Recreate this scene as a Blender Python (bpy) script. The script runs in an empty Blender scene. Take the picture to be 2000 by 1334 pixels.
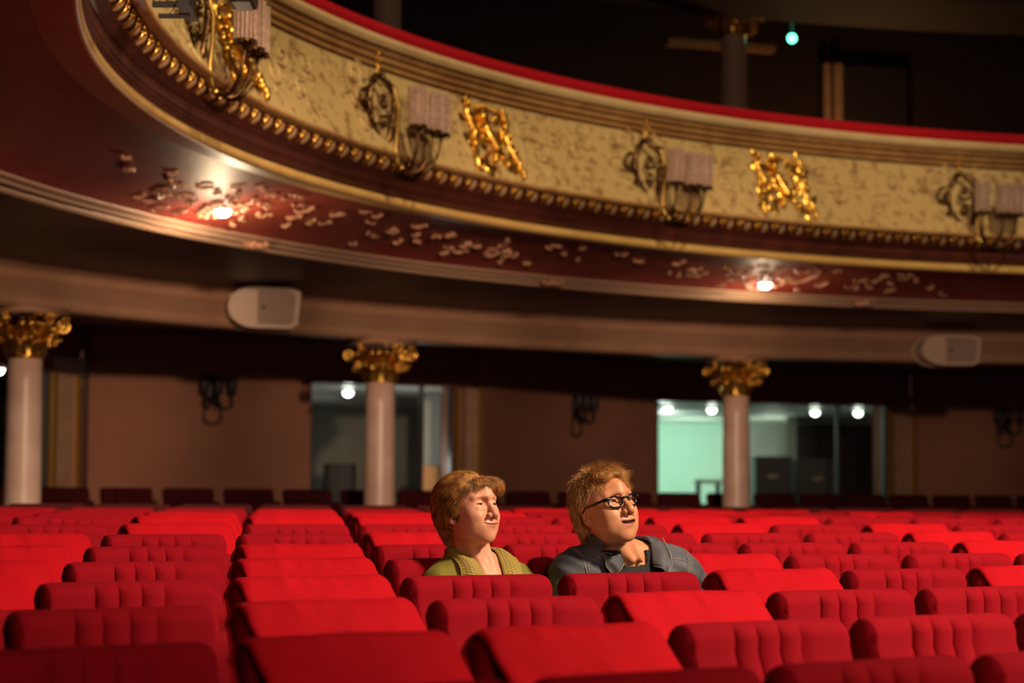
import bpy, math, random
import numpy as np
from mathutils import Vector, Matrix, Euler
random.seed(7); RNG = np.random.default_rng(7)
PI = math.pi
S = bpy.context.scene
COL = S.collection

# ------------------------------------------------------------------ camera, world, lights, exposure
CAMZ = 1.07                      # eye level of the photographer above the floor at the couple's rows
FPX = 4200.0; PITCH = 0.07758; ROLL = 0.00467
cam_d = bpy.data.cameras.new('camera'); cam = bpy.data.objects.new('camera', cam_d); COL.objects.link(cam)
cam.matrix_world = Matrix.Translation((0, 0, CAMZ)) @ Matrix.Rotation(PI/2+PITCH, 4, 'X') @ Matrix.Rotation(ROLL, 4, 'Z')
cam_d.sensor_width = 36.0; cam_d.lens = FPX/2000*36.0
cam_d.clip_start = 0.1; cam_d.clip_end = 200
cam_d.dof.use_dof = True; cam_d.dof.focus_distance = 6.95; cam_d.dof.aperture_fstop = 2.8
S.camera = cam
S.view_settings.view_transform = 'Standard'; S.view_settings.look = 'None'
S.view_settings.gamma = 1.0; S.view_settings.use_curve_mapping = False
S.view_settings.exposure = 0.0

W = bpy.data.worlds.new('world'); S.world = W; W.use_nodes = True
W.node_tree.nodes['Background'].inputs[0].default_value = (0.55, 0.26, 0.20, 1)
W.node_tree.nodes['Background'].inputs[1].default_value = 0.07

def lamp(name, kind, loc, energy, color, target=None, **kw):
    d = bpy.data.lights.new(name, kind); d.energy = energy; d.color = color
    for k, v in kw.items(): setattr(d, k, v)
    o = bpy.data.objects.new(name, d); COL.objects.link(o); o.location = loc
    if target is not None:
        o.rotation_euler = (Vector(target)-Vector(loc)).to_track_quat('-Z', 'Y').to_euler()
    return o
# house lights high over the stalls: one broad pool on the seats, one washing the balcony front
lamp('stalls_spotlight', 'SPOT', (6.3, 3.6, 6.6), 5300, (1.0, 0.79, 0.56), (1.9, 8.0, 0.5),
     spot_size=math.radians(63), spot_blend=0.6, shadow_soft_size=0.55)
lamp('front_spotlight', 'SPOT', (5.2, 2.4, 12.8), 6600, (1.0, 0.76, 0.42), (0.9, 13.6, 3.2),
     spot_size=math.radians(56), spot_blend=0.8, shadow_soft_size=0.30)
# a bank of low profile lamps that reach in under the balcony as far as the rear wall, one per bay
for az in (-21, -12.5, -4, 4.5):
    lamp('house_spotlight', 'SPOT', (1.6, 2.6, 2.95), 2300, (1.0, 0.66, 0.44), (1.6+20*math.tan(math.radians(az)), 22.6, 2.20),
         spot_size=math.radians(17), spot_blend=0.6, shadow_soft_size=0.12)
lamp('front_fill', 'AREA', (2.6, -1.6, 3.3), 150, (1.0, 0.66, 0.48), (0.0, 9.0, 1.2), shape='DISK', size=2.4)  # added fill from beside the camera, softens the shadows on the faces

# ------------------------------------------------------------------ materials
def mat(name, color, rough=0.6, metal=0.0, spec=0.5, noise=None, bump=None, sheen=0.0, emit=None, coat=0.0, trans=0.0, alpha=None):
    """noise=(scale, colour2, amount[, detail]); bump=(scale, strength)"""
    m = bpy.data.materials.new(name); m.use_nodes = True
    nt = m.node_tree; b = nt.nodes['Principled BSDF']
    b.inputs['Base Color'].default_value = (*color, 1); b.inputs['Roughness'].default_value = rough
    b.inputs['Metallic'].default_value = metal; b.inputs['Specular IOR Level'].default_value = spec
    b.inputs['Sheen Weight'].default_value = sheen; b.inputs['Sheen Roughness'].default_value = 0.4
    if sheen: b.inputs['Sheen Tint'].default_value = (*[min(1, c*1.6+.05) for c in color], 1)
    b.inputs['Coat Weight'].default_value = coat; b.inputs['Transmission Weight'].default_value = trans
    if emit:
        b.inputs['Emission Color'].default_value = (*emit[0], 1); b.inputs['Emission Strength'].default_value = emit[1]
    if noise or bump:
        tc = nt.nodes.new('ShaderNodeTexCoord')
    if noise:
        n = nt.nodes.new('ShaderNodeTexNoise'); n.inputs['Scale'].default_value = noise[0]; n.inputs['Detail'].default_value = noise[3] if len(noise) > 3 else 4
        nt.links.new(tc.outputs['Object'], n.inputs['Vector'])
        r = nt.nodes.new('ShaderNodeMapRange'); r.inputs[1].default_value = 0.35; r.inputs[2].default_value = 0.65
        r.inputs[3].default_value = 0; r.inputs[4].default_value = noise[2]
        mx = nt.nodes.new('ShaderNodeMix'); mx.data_type = 'RGBA'
        mx.inputs[6].default_value = (*color, 1); mx.inputs[7].default_value = (*noise[1], 1)
        nt.links.new(n.outputs['Fac'], r.inputs[0]); nt.links.new(r.outputs[0], mx.inputs[0]); nt.links.new(mx.outputs[2], b.inputs['Base Color'])
    if bump:
        n2 = nt.nodes.new('ShaderNodeTexNoise'); n2.inputs['Scale'].default_value = bump[0]; n2.inputs['Detail'].default_value = 3
        nt.links.new(tc.outputs['Object'], n2.inputs['Vector'])
        bp = nt.nodes.new('ShaderNodeBump'); bp.inputs['Strength'].default_value = bump[1]; bp.inputs['Distance'].default_value = 0.01
        nt.links.new(n2.outputs['Fac'], bp.inputs['Height']); nt.links.new(bp.outputs[0], b.inputs['Normal'])
    return m
M = dict(
    velvet=mat('red_velvet', (0.27, 0.003, 0.010), 0.88, spec=0.08, sheen=0.12, noise=(9, (0.24, 0.004, 0.009), 1), bump=(160, 0.12)),
    cover=mat('red_loose_cover', (0.46, 0.0045, 0.011), 0.85, spec=0.08, sheen=0.06, noise=(4, (0.38, 0.0035, 0.009), 1), bump=(220, 0.2)),
    darkvelvet=mat('dark_and_shaded_velvet', (0.055, 0.006, 0.008), 0.85, spec=0.1, sheen=0.05),  # dais cloth; on the rear stalls rows the dark tone stands for shade
    shell=mat('dark_red_shell', (0.10, 0.008, 0.010), 0.6, spec=0.3),
    seatmetal=mat('dark_painted_metal', (0.03, 0.02, 0.02), 0.45, metal=0.6),
    floor=mat('dark_carpet', (0.06, 0.012, 0.012), 0.95, noise=(30, (0.03, 0.008, 0.008), 1)),
    cream=mat('antique_cream_plaster', (0.50, 0.36, 0.155), 0.55, noise=(13, (0.20, 0.095, 0.03), 0.8, 5), bump=(40, 0.3)),
    creamroll=mat('cream_gilt_moulding', (0.66, 0.50, 0.28), 0.5, noise=(5, (0.50, 0.33, 0.14), 0.5)),
    brownmould=mat('brown_glazed_moulding', (0.40, 0.23, 0.085), 0.42, noise=(6, (0.26, 0.12, 0.045), 0.8)),
    glaze=mat('dark_glazed_groove', (0.13, 0.045, 0.018), 0.5),
    oxblood=mat('oxblood_moulding', (0.10, 0.022, 0.014), 0.45, noise=(6, (0.05, 0.014, 0.010), 0.8)),
    gold=mat('gold_leaf', (0.95, 0.60, 0.13), 0.28, metal=1.0, noise=(30, (0.75, 0.40, 0.06), 0.7)),
    bronze=mat('aged_bronze', (0.15, 0.085, 0.032), 0.30, metal=1.0, noise=(25, (0.09, 0.045, 0.02), 0.9)),
    railred=mat('red_plush_rail', (0.42, 0.008, 0.018), 0.85, spec=0.1, sheen=0.3),
    soffit=mat('maroon_soffit_paint', (0.27, 0.034, 0.028), 0.5, noise=(2.5, (0.33, 0.075, 0.04), 0.7, 5), bump=(14, 0.25)),
    ceil=mat('dark_maroon_ceiling', (0.085, 0.022, 0.018), 0.5, noise=(2, (0.06, 0.016, 0.012), 1)),
    relief=mat('pale_relief_stucco', (0.55, 0.30, 0.18), 0.3, noise=(12, (0.35, 0.15, 0.08), 0.6)),
    beam=mat('beige_beam_paint', (0.42, 0.235, 0.145), 0.5, noise=(3, (0.36, 0.195, 0.12), 1)),
    tongue=mat('tan_leaf_tongue', (0.40, 0.25, 0.11), 0.5), goldroll=mat('dull_gold_roll', (0.56, 0.36, 0.12), 0.45, noise=(5, (0.42, 0.24, 0.07), 0.6)),
    rosemould=mat('rose_beige_moulding', (0.52, 0.33, 0.22), 0.42), stemg=mat('dull_gilt_stem', (0.55, 0.36, 0.10), 0.34, metal=1.0),
    column=mat('pink_marbled_column', (0.74, 0.53, 0.42), 0.35, noise=(3.5, (0.62, 0.40, 0.31), 0.8, 6)),
    wall=mat('brown_wall_fabric', (0.40, 0.175, 0.105), 0.8, noise=(1.5, (0.35, 0.15, 0.09), 1)),
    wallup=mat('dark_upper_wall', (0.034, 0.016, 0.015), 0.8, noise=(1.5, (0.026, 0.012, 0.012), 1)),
    pil=mat('beige_pilaster', (0.55, 0.34, 0.22), 0.5, noise=(3, (0.45, 0.27, 0.17), 1)),
    oldgold=mat('old_gold_strip', (0.62, 0.36, 0.08), 0.4, metal=0.7),
    spk=mat('cream_speaker_shell', (0.60, 0.44, 0.32), 0.5), spkg=mat('beige_speaker_grille', (0.36, 0.25, 0.19), 0.7, bump=(400, 0.3)),
    mint=mat('mint_green_wall', (0.50, 0.72, 0.58), 0.7), greyw=mat('grey_green_wall', (0.36, 0.355, 0.31), 0.8, noise=(1.5, (0.26, 0.25, 0.22), 1)),
    white=mat('white_paint', (0.75, 0.76, 0.72), 0.6), dark=mat('dark_lacquer', (0.035, 0.025, 0.025), 0.5),
    orange=mat('orange_board', (0.80, 0.36, 0.12), 0.6), black=mat('black_metal', (0.012, 0.010, 0.010), 0.45),
    lampw=mat('white_lamp', (1, 1, 1), 0.4, emit=((1.0, 0.93, 0.80), 60)),
    lampc=mat('cool_lamp', (1, 1, 1), 0.4, emit=((0.95, 1.0, 0.92), 14)),
    lampg=mat('green_lamp', (0.2, 1, 0.6), 0.4, emit=((0.10, 1.0, 0.50), 9)),
)
g = bpy.data.materials.new('clear_glass'); g.use_nodes = True; nt = g.node_tree; nt.nodes.clear()
o_ = nt.nodes.new('ShaderNodeOutputMaterial'); t_ = nt.nodes.new('ShaderNodeBsdfTransparent'); gl = nt.nodes.new('ShaderNodeBsdfGlossy'); gl.inputs['Roughness'].default_value = 0.05
fr = nt.nodes.new('ShaderNodeFresnel'); fr.inputs[0].default_value = 1.3; mx = nt.nodes.new('ShaderNodeMixShader'); t_.inputs[0].default_value = (0.92, 0.95, 0.93, 1)
nt.links.new(fr.outputs[0], mx.inputs[0]); nt.links.new(t_.outputs[0], mx.inputs[1]); nt.links.new(gl.outputs[0], mx.inputs[2]); nt.links.new(mx.outputs[0], o_.inputs[0]); M['glass'] = g
for n_ in M['cream'].node_tree.nodes:
    if n_.type == 'MAP_RANGE': n_.inputs[1].default_value = 0.52; n_.inputs[2].default_value = 0.66
M['crystal'] = mat('crystal_beads', (0.62, 0.44, 0.34), 0.10, spec=1.0, coat=0.6, noise=(60, (0.34, 0.20, 0.15), 0.8))

# ------------------------------------------------------------------ mesh helpers
def link(name, me, m=None, parent=None, smooth=True):
    o = bpy.data.objects.new(name, me); COL.objects.link(o)
    if m is not None:
        for mm in (m if isinstance(m, (list, tuple)) else [m]): me.materials.append(mm)
    if smooth and len(me.polygons): me.polygons.foreach_set('use_smooth', [True]*len(me.polygons))
    if parent is not None: o.parent = parent
    return o
def tag(o, label=None, cat=None, group=None, kind=None):
    if label: o['label'] = label
    if cat: o['category'] = cat
    if group: o['group'] = group
    if kind: o['kind'] = kind
    return o
def empty(name, loc=(0, 0, 0), rz=0.0):
    o = bpy.data.objects.new(name, None); COL.objects.link(o); o.location = loc; o.rotation_euler = (0, 0, rz)
    o.empty_display_size = 0.1; return o

class MB:
    """collects shapes into one mesh"""
    def __init__(s): s.v = []; s.f = []; s.mi = []; s.n = 0
    def add(s, V, F, mi=0):
        V = np.asarray(V, float).reshape(-1, 3); s.v.append(V)
        for q in F: s.f.append([i+s.n for i in q]); s.mi.append(mi)
        s.n += len(V)
    def grid(s, G, cu=False, cv=False, mi=0, flip=False):
        """G: (nu,nv,3) array"""
        nu, nv = G.shape[:2]; F = []
        for i in range(nu if cu else nu-1):
            for j in range(nv if cv else nv-1):
                a = i*nv+j; b = ((i+1) % nu)*nv+j; c = ((i+1) % nu)*nv+(j+1) % nv; d = i*nv+(j+1) % nv
                F.append((a, d, c, b) if flip else (a, b, c, d))
        s.add(G.reshape(-1, 3), F, mi)
    def box(s, c, d, rz=0.0, mi=0):
        x, y, z = [t/2 for t in d]
        V = np.array([(-x, -y, -z), (x, -y, -z), (x, y, -z), (-x, y, -z), (-x, -y, z), (x, -y, z), (x, y, z), (-x, y, z)])
        cs, sn = math.cos(rz), math.sin(rz); V = np.stack([V[:, 0]*cs-V[:, 1]*sn, V[:, 0]*sn+V[:, 1]*cs, V[:, 2]], -1)+np.array(c)
        s.add(V, [(0, 3, 2, 1), (4, 5, 6, 7), (0, 1, 5, 4), (1, 2, 6, 5), (2, 3, 7, 6), (3, 0, 4, 7)], mi)
    def tube(s, P, r, n=8, mi=0, closed=False, caps=True):
        P = np.asarray(P, float); m = len(P); r = np.broadcast_to(np.asarray(r, float), (m,))
        T = np.gradient(P, axis=0) if not closed else np.roll(P, -1, 0)-np.roll(P, 1, 0)
        T /= np.linalg.norm(T, axis=1)[:, None]+1e-12
        N = np.zeros_like(P); ref = np.array([0, 0, 1.]) if abs(T[0][2]) < .9 else np.array([1., 0, 0])
        a = np.cross(T[0], ref); a /= np.linalg.norm(a); N[0] = a
        for i in range(1, m):
            a = N[i-1]-T[i]*np.dot(N[i-1], T[i]); N[i] = a/(np.linalg.norm(a)+1e-12)
        B = np.cross(T, N); th = np.linspace(0, 2*PI, n, endpoint=False)
        G = P[:, None]+r[:, None, None]*(N[:, None]*np.cos(th)[None, :, None]+B[:, None]*np.sin(th)[None, :, None])
        base = s.n; s.grid(G, cu=closed, cv=True, mi=mi)
        if caps and not closed:
            s.f.append([base+j for j in range(n)]); s.f.append([base+(m-1)*n+j for j in reversed(range(n))]); s.mi += [mi, mi]
    def lathe(s, prof, c=(0, 0, 0), n=24, mi=0, a0=0, a1=2*PI):
        full = abs(a1-a0-2*PI) < 1e-6; th = np.linspace(a0, a1, n, endpoint=not full)
        G = np.array([[(c[0]+R*math.cos(t), c[1]+R*math.sin(t), c[2]+z) for (R, z) in prof] for t in th])
        s.grid(G, cu=full, mi=mi)
    def ball(s, c, r, nu=10, nv=6, mi=0):
        r = np.broadcast_to(np.asarray(r, float), (3,)); V = [(0, 0, 1)]
        for j in range(1, nv):
            p = PI*j/nv
            for i in range(nu): V.append((math.sin(p)*math.cos(2*PI*i/nu), math.sin(p)*math.sin(2*PI*i/nu), math.cos(p)))
        V.append((0, 0, -1)); F = []
        for i in range(nu): F.append((0, 1+i, 1+(i+1) % nu))
        for j in range(nv-2):
            for i in range(nu):
                a = 1+j*nu+i; b = 1+j*nu+(i+1) % nu; F.append((a, a+nu, b+nu, b))
        e = len(V)-1; k = 1+(nv-2)*nu
        for i in range(nu): F.append((e, k+(i+1) % nu, k+i))
        s.add(np.array(V)*r+np.array(c), F, mi)
    def build(s, name, m=None, parent=None, smooth=True):
        me = bpy.data.meshes.new(name); V = np.concatenate(s.v) if s.v else np.zeros((0, 3))
        me.from_pydata(V.tolist(), [], s.f); 
        o = link(name, me, m, parent, smooth)
        if len(set(s.mi)) > 1: me.polygons.foreach_set('material_index', s.mi)
        me.update(); return o

def pix(x, y, Y):
    """world point at depth Y (metres in front of the lens) seen at reference coordinates x, y"""
    a = (x-1000); b = (y-667); cr, sr = math.cos(ROLL), math.sin(ROLL)
    u = (a*cr+b*sr)/FPX; v = -(-a*sr+b*cr)/FPX
    # camera coords: right u, up v, forward 1
    c, s_ = math.cos(PITCH), math.sin(PITCH)
    d = Vector((u, c-v*s_, s_+v*c)); d *= Y/d.y
    return Vector((d.x, d.y, CAMZ+d.z))
def pixh(x, y, H):
    """world point at height H above the lens level seen at x, y"""
    p = pix(x, y, 1.0); return Vector((0, 0, CAMZ))+(p-Vector((0, 0, CAMZ)))*(H/(p.z-CAMZ))
def toimg(p):
    X, Y, Z = p[0], p[1], p[2]-CAMZ; c, s_ = math.cos(PITCH), math.sin(PITCH)
    d = Y*c+Z*s_; x = FPX*X/d; y = -FPX*(-Y*s_+Z*c)/d
    return 1000+x*math.cos(ROLL)-y*math.sin(ROLL), 667+y*math.cos(ROLL)+x*math.sin(ROLL)

# ------------------------------------------------------------------ the house: rings about one centre
CX, CY = 6.52, 10.09
T0, T1 = math.radians(48), math.radians(212)
def ringpt(R, t, H): return np.array([CX+R*math.cos(t), CY+R*math.sin(t), CAMZ+H])
def ring(name, prof, m, t0=T0, t1=T1, n=260, parent=None, closed=False):
    b = MB(); th = np.linspace(t0, t1, n)
    G = np.array([[ringpt(R, t, H) for (R, H) in prof] for t in th]); b.grid(G, cv=closed)
    return b.build(name, m, parent)
def arc(c, r, a0, a1, n=8):
    return [(c[0]+r*math.cos(math.radians(a0+(a1-a0)*i/n)), c[1]+r*math.sin(math.radians(a0+(a1-a0)*i/n))) for i in range(n+1)]

# balcony front: every moulding is a part of the balcony
bal = empty('balcony', ringpt(8.6, math.radians(120), 2.1).tolist()); bal.location = (0, 0, 0)
tag(bal, 'curved cream and gold balcony front with a red plush rail sweeping over the stalls', 'balcony')
ring('gilt_lower_roll', [(8.62, 2.035), (8.50, 2.022), (8.44, 2.012)]+arc((8.440, 2.044), 0.032, 270, 110, 8)+[(8.46, 2.084)], M['goldroll'], parent=bal)
ring('stepped_cove', [(8.455, 2.088), (8.455, 2.105), (8.425, 2.108), (8.425, 2.120), (8.41, 2.122)]+arc((8.45, 2.165), 0.045, 250, 150, 6)+
     [(8.405, 2.19), (8.385, 2.192), (8.385, 2.202), (8.36, 2.205), (8.36, 2.216), (8.335, 2.218), (8.335, 2.226)], M['oxblood'], parent=bal)
ring('leaf_band_ground', [(8.345, 2.224)]+arc((8.345, 2.275), 0.048, 265, 175, 8)+[(8.29, 2.285), (8.255, 2.288)], M['oxblood'], parent=bal)
ring('panel_sill', [(8.262, 2.284), (8.215, 2.288), (8.208, 2.294), (8.206, 2.306), (8.212, 2.314), (8.236, 2.318)], M['brownmould'], parent=bal)
def pan(t, v):
    """point profile of the panel: v 0 bottom .. 1 top; returns R,H"""
    return 8.232+0.195*v+0.018*math.sin(v*PI), 2.312+0.585*v
def panpt(t, v, off=0.0):
    R, H = pan(t, v); return ringpt(R-off, t, H)
ring('relief_panel', [pan(0, v) for v in np.linspace(0, 1, 13)], M['cream'], parent=bal)
ring('cornice_groove', [(8.435, 2.888), (8.452, 2.896), (8.448, 2.917), (8.44, 2.955), (8.43, 3.01), (8.415, 3.05)], M['glaze'], parent=bal)
ring('cornice_band', [(8.452, 2.914)]+arc((8.436, 2.930), 0.018, 260, 100, 6)+[(8.450, 2.950)], M['brownmould'], parent=bal)
ring('cornice_band', [(8.445, 2.956)]+arc((8.425, 2.976), 0.020, 250, 110, 6)+[(8.440, 2.996)], M['brownmould'], parent=bal)
ring('cornice_band', [(8.435, 3.003), (8.405, 3.005), (8.398, 3.012), (8.392, 3.035), (8.392, 3.046), (8.41, 3.050)], M['brownmould'], parent=bal)
ring('cream_handrail_moulding', [(8.40, 3.050), (8.365, 3.052)]+arc((8.385, 3.086), 0.034, 240, 100, 8)+[(8.40, 3.120)], M['creamroll'], parent=bal)
ring('red_plush_rail', [(8.385, 3.112)]+arc((8.415, 3.160), 0.052, 215, 90, 8)+[(8.62, 3.213), (8.66, 3.19), (8.66, 3.10)], M['railred'], parent=bal)
ring('inner_parapet', [(8.66, 3.12), (8.66, 2.35), (8.72, 2.33)], M['ceil'], parent=bal)

# leaf-and-dart band: gold leaves over cream tongues, one continuous ornament
leafb = MB(); tong = MB()
NL = int((math.radians(200)-math.radians(75))*8.32/0.178)
for k in range(NL):
    t = math.radians(75)+k*0.178/8.32
    def lp(du, prof_a, off):     # along the bulge: prof_a 0 bottom..1 top
        a = math.radians(262-82*prof_a); R = 8.345+(0.050+off)*math.cos(a); H = 2.275+(0.050+off)*math.sin(a)
        return ringpt(R, t+du/8.3, H)
    G = np.array([[lp(u*0.030*math.sin(PI*(0.12+0.80*v)), v*1.05, 0.014*(1-u*u)) for u in np.linspace(-1, 1, 5)] for v in np.linspace(0, 1, 6)])
    tong.grid(G)
    for sd in (-1, 1):           # curled leaf either side with bead ends
        P = [lp(0.089+sd*(0.010+0.030*q), 1.08-0.62*q+0.25*q*q, 0.014) for q in np.linspace(0, 1, 6)]
        leafb.tube(P, [0.007, 0.010, 0.011, 0.010, 0.007, 0.004], 6)
        leafb.ball(lp(0.089+sd*0.024, 1.02, 0.018), 0.0095, 8, 5)
    leafb.tube([lp(0.089, q, 0.012) for q in np.linspace(0.05, 1.0, 5)], [0.003, 0.007, 0.010, 0.010, 0.006], 6)
    leafb.ball(lp(0.089, 0.80, 0.020), 0.009, 8, 5)
tong.build('leaf_band_tongues', M['tongue'], bal)
tag(leafb.build('gilded_leaf_band', M['gold'], bal), 'gold leaf ornaments repeated along the lower moulding')

# relief scrollwork on the panel
def panframe(t, v):
    p = panpt(t, v); du = (panpt(t-1e-3, v)-p); du /= np.linalg.norm(du)      # image-right
    dv = panpt(t, v+1e-3)-p; dv /= np.linalg.norm(dv); n = np.cross(dv, du)
    c = ringpt(0, 0, 0); 
    if np.dot(n[:2], np.array([CX, CY])-p[:2]) < 0: n = -n
    return p, du, dv, n
def pl(t, v, x, y, off):
    """point x (m, image right), y (m, up) from anchor t,v"""
    R, H = pan(t, v); tt = t-x/R; vv = v+y/0.612
    return panpt(tt, vv, off)
sc = MB()
def spiral(mb, t, v, cx, cy, r0, turns, hand, a0, rad, tail=0.0):
    P = []; n = int(10*turns+4)
    for i in range(n):
        q = i/(n-1); a = a0+hand*turns*2*PI*q; r = r0*(1-q)**0.85+0.004
        P.append(pl(t, v, cx+r*math.cos(a), cy+r*math.sin(a), rad*0.35+0.004*math.sin(q*PI)))
    if tail:
        a = a0; d = np.array([math.sin(a)*hand, -math.cos(a)*hand])*tail
        Q = [pl(t, v, cx+r0*math.cos(a)+d[0]*k-abs(d[0])*0.15*k*k, cy+r0*math.sin(a)+d[1]*k+0.1*tail*k*k, rad*0.35) for k in (1.0, .75, .5, .25)]
        P = Q+P
    m = len(P); rr = [rad*(0.35+0.75*math.sin(PI*min(1, (i+1)/m*1.15))) for i in range(m)]
    mb.tube(P, rr, 6)
    mb.ball(P[-1], rad*1.25, 8, 5)
def leaf(mb, t, v, x, y, ang, L, w, off=0.0):
    G = []
    for q in np.linspace(0, 1, 6):
        ww = w*math.sin(PI*min(1, q*0.93+0.05))**0.8; row = []
        for u in np.linspace(-1, 1, 5):
            a = ang+0.5*q; px_ = x+L*q*math.cos(ang+0.25*q)-u*ww*math.sin(a); py_ = y+L*q*math.sin(ang+0.25*q)+u*ww*math.cos(a)
            row.append(pl(t, v, px_, py_, off+0.012*(1-u*u)*math.sin(PI*(0.1+0.85*q))+0.010*q))
        G.append(row)
    mb.grid(np.array(G))
def tang(x, y, v=0.5):
    """panel angle seen at reference x,y"""
    best = None
    for t in np.linspace(math.radians(70), math.radians(205), 1400):
        q = toimg(panpt(t, v)); d = abs(q[0]-x)
        if q[0] > -200 and toimg(panpt(t, v))[1] > -700 and (best is None or d < best[0]) and panpt(t, v)[1] > 4: best = (d, t)
    return best[1]
GOLDX = [455, 955, 1525]; SCX = [385, 728, 1255, 1872]
gold_t = [tang(x, 0) for x in GOLDX]
sconce_t = [math.radians(172)]+[tang(x, 0) for x in SCX[1:]]
dt_bay = (sconce_t[1]-sconce_t[2]); 
rs = random.Random(3)
for gt in gold_t+[gold_t[-1]-(gold_t[1]-gold_t[2])]:
    for sd in (-1, 1):
        # framing S-curves that hug the gilded cartouche
        P = [pl(gt, 0.5, sd*(0.30+0.05*math.sin(q*PI)), 0.26-0.5*q, 0.008) for q in np.linspace(0, 1, 9)]; sc.tube(P, 0.010, 6)
        spiral(sc, gt, 0.5, sd*0.42, 0.13, 0.075, 1.4, sd, PI/2, 0.013, 0.10)
        spiral(sc, gt, 0.5, sd*0.58, -0.02, 0.09, 1.6, -sd, PI/2, 0.014, 0.14)
        spiral(sc, gt, 0.5, sd*0.78, 0.12, 0.065, 1.3, sd, -PI/2, 0.012, 0.10)
        spiral(sc, gt, 0.5, sd*0.95, -0.06, 0.06, 1.3, sd, PI/2, 0.012, 0.12)
        spiral(sc, gt, 0.5, sd*1.12, 0.14, 0.07, 1.4, -sd, PI/2, 0.012, 0.10)
        for k in range(26):
            x = sd*rs.uniform(0.36, 1.25); y = rs.uniform(-0.24, 0.25)
            leaf(sc, gt, 0.5, x, y, rs.uniform(0, 2*PI), rs.uniform(0.035, 0.085), rs.uniform(0.008, 0.018))
for st in sconce_t:              # rocaille crest behind every wall light
    for (x, y, r, h, a) in ((-0.16, 0.20, 0.07, 1, 0), (-0.05, 0.24, 0.05, -1, 1), (-0.24, 0.02, 0.06, -1, 2), (-0.20, -0.15, 0.05, 1, 1), (0.30, 0.20, .05, 1, 2), (0.16, 0.24, 0.04, -1, 0)):
        spiral(sc, st, 0.5, x, y, r, 1.4, h, a, 0.014, 0.08)
    for k in range(9):
        a = math.radians(95+k*13); leaf(sc, st, 0.5, -0.16+0.05*math.cos(a), 0.14+0.05*math.sin(a), a, 0.12, 0.016)
sc.build('rocaille_relief', M['cream'], bal)

# gilded cartouches (lion-and-mantle shapes): three in view
gp = random.Random(11)
def gilded(gt, name='gilded_cartouche'):
    b = MB()
    for k in range(70):
        sd = gp.choice((-1, 1)); y = gp.uniform(-.24, .26); x = sd*(0.15+0.10*gp.random()+.05*abs(y))if k < 44 else gp.uniform(-.12, .12); leaf(b, gt, 0.5, x, y, gp.uniform(0, 2*PI), gp.uniform(.06, .11), gp.uniform(.018, .032), .012)
    for sd in (-1, 1):          # two swagged borders
        P = []
        for q in np.linspace(0, 1, 14):
            P.append(pl(gt, 0.5, sd*(0.19+0.035*math.sin(q*9)+0.05*q), 0.25-0.52*q**1.2, 0.020))
        b.tube(P, [0.012+0.014*abs(math.sin(i*1.7)) for i in range(14)], 8)
        for k in range(9):
            q = k/8; b.ball(pl(gt, 0.5, sd*(0.20+0.05*q+gp.uniform(-.02, .02)), 0.25-0.5*q, 0.028), (0.020, 0.020, 0.026), 8, 6)
        leaf(b, gt, 0.5, sd*0.10, -0.12, -PI/2+sd*0.5, 0.16, 0.035, 0.01); leaf(b, gt, 0.5, sd*0.08, 0.12, PI/2-sd*0.9, 0.16, 0.03, 0.01)
    # central figure: body, mane, raised paws, tail
    P = [pl(gt, 0.5, x, y, 0.03) for x, y in ((-0.06, 0.13), (-0.045, 0.07), (-0.01, 0.01), (0.03, -0.06), (0.05, -0.12))]
    b.tube(P, [0.024, 0.034, 0.036, 0.034, 0.022], 8); b.ball(pl(gt, 0.5, -0.065, 0.165, 0.04), 0.034, 10, 7)
    for (x0, y0, x1, y1, r) in ((-0.03, 0.07, -0.12, 0.09, .014), (-0.02, 0.02, -0.12, 0.0, .014), (0.03, -0.08, -0.04, -0.16, .018), (0.05, -0.1, 0.10, -0.18, .018), (0.05, -0.06, 0.14, 0.0, .010), (0.14, 0.0, 0.12, 0.10, .012)):
        b.tube([pl(gt, 0.5, x0+(x1-x0)*q, y0+(y1-y0)*q+0.02*math.sin(q*PI), 0.03) for q in (0, .33, .66, 1)], [r, r*1.2, r, r*.8], 7)
        b.ball(pl(gt, 0.5, x1, y1, 0.032), r*1.4, 8, 6)
    for k in range(8):          # crown
        x = -0.10+0.2*k/7; b.ball(pl(gt, 0.5, x, 0.235+0.02*math.sin(PI*k/7), 0.03), 0.017, 8, 6)
    for k in range(16): b.ball(pl(gt, 0.5, gp.uniform(-.16, .16), gp.uniform(-.22, .2), 0.012), gp.uniform(.008, .018), 8, 5)
    return b.build(name, M['gold'], bal)
for gt, lb in zip(gold_t, ('gilded heraldic relief on the balcony front behind the nearest crystal wall light',
                           'gilded heraldic relief on the balcony front right of the second wall light',
                           'gilded heraldic relief on the balcony front between the two right wall lights')):
    tag(gilded(gt), lb)

# soffit under the balcony, moulding ring, inner ceiling, ring beam
sof = ring('ceiling', [(8.60, 2.035), (8.9, 2.02), (9.3, 1.965), (9.66, 1.885), (9.70, 1.86)], M['soffit']); tag(sof, kind='structure')
tr = ring('trim_1', [(9.62, 1.895), (9.635, 1.862)]+arc((9.665, 1.868), 0.030, 190, 350, 7)+[(9.715, 1.862), (9.725, 1.845)]+arc((9.765, 1.855), 0.040, 180, 350, 8)+[(9.83, 1.868), (9.84, 1.89)], M['rosemould']); tag(tr, kind='structure')
ce = ring('ceiling.001', [(9.80, 1.885), (10.4, 1.90), (11.2, 1.88), (11.8, 1.83)], M['ceil']); tag(ce, kind='structure')
bm_ = ring('trim_2', [(11.78, 1.84), (11.80, 1.80), (11.86, 1.79), (11.865, 1.72), (11.845, 1.715), (11.845, 1.60), (11.83, 1.595), (11.83, 1.505), (12.15, 1.505), (12.15, 1.9)], M['beam']); tag(bm_, kind='structure')
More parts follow.
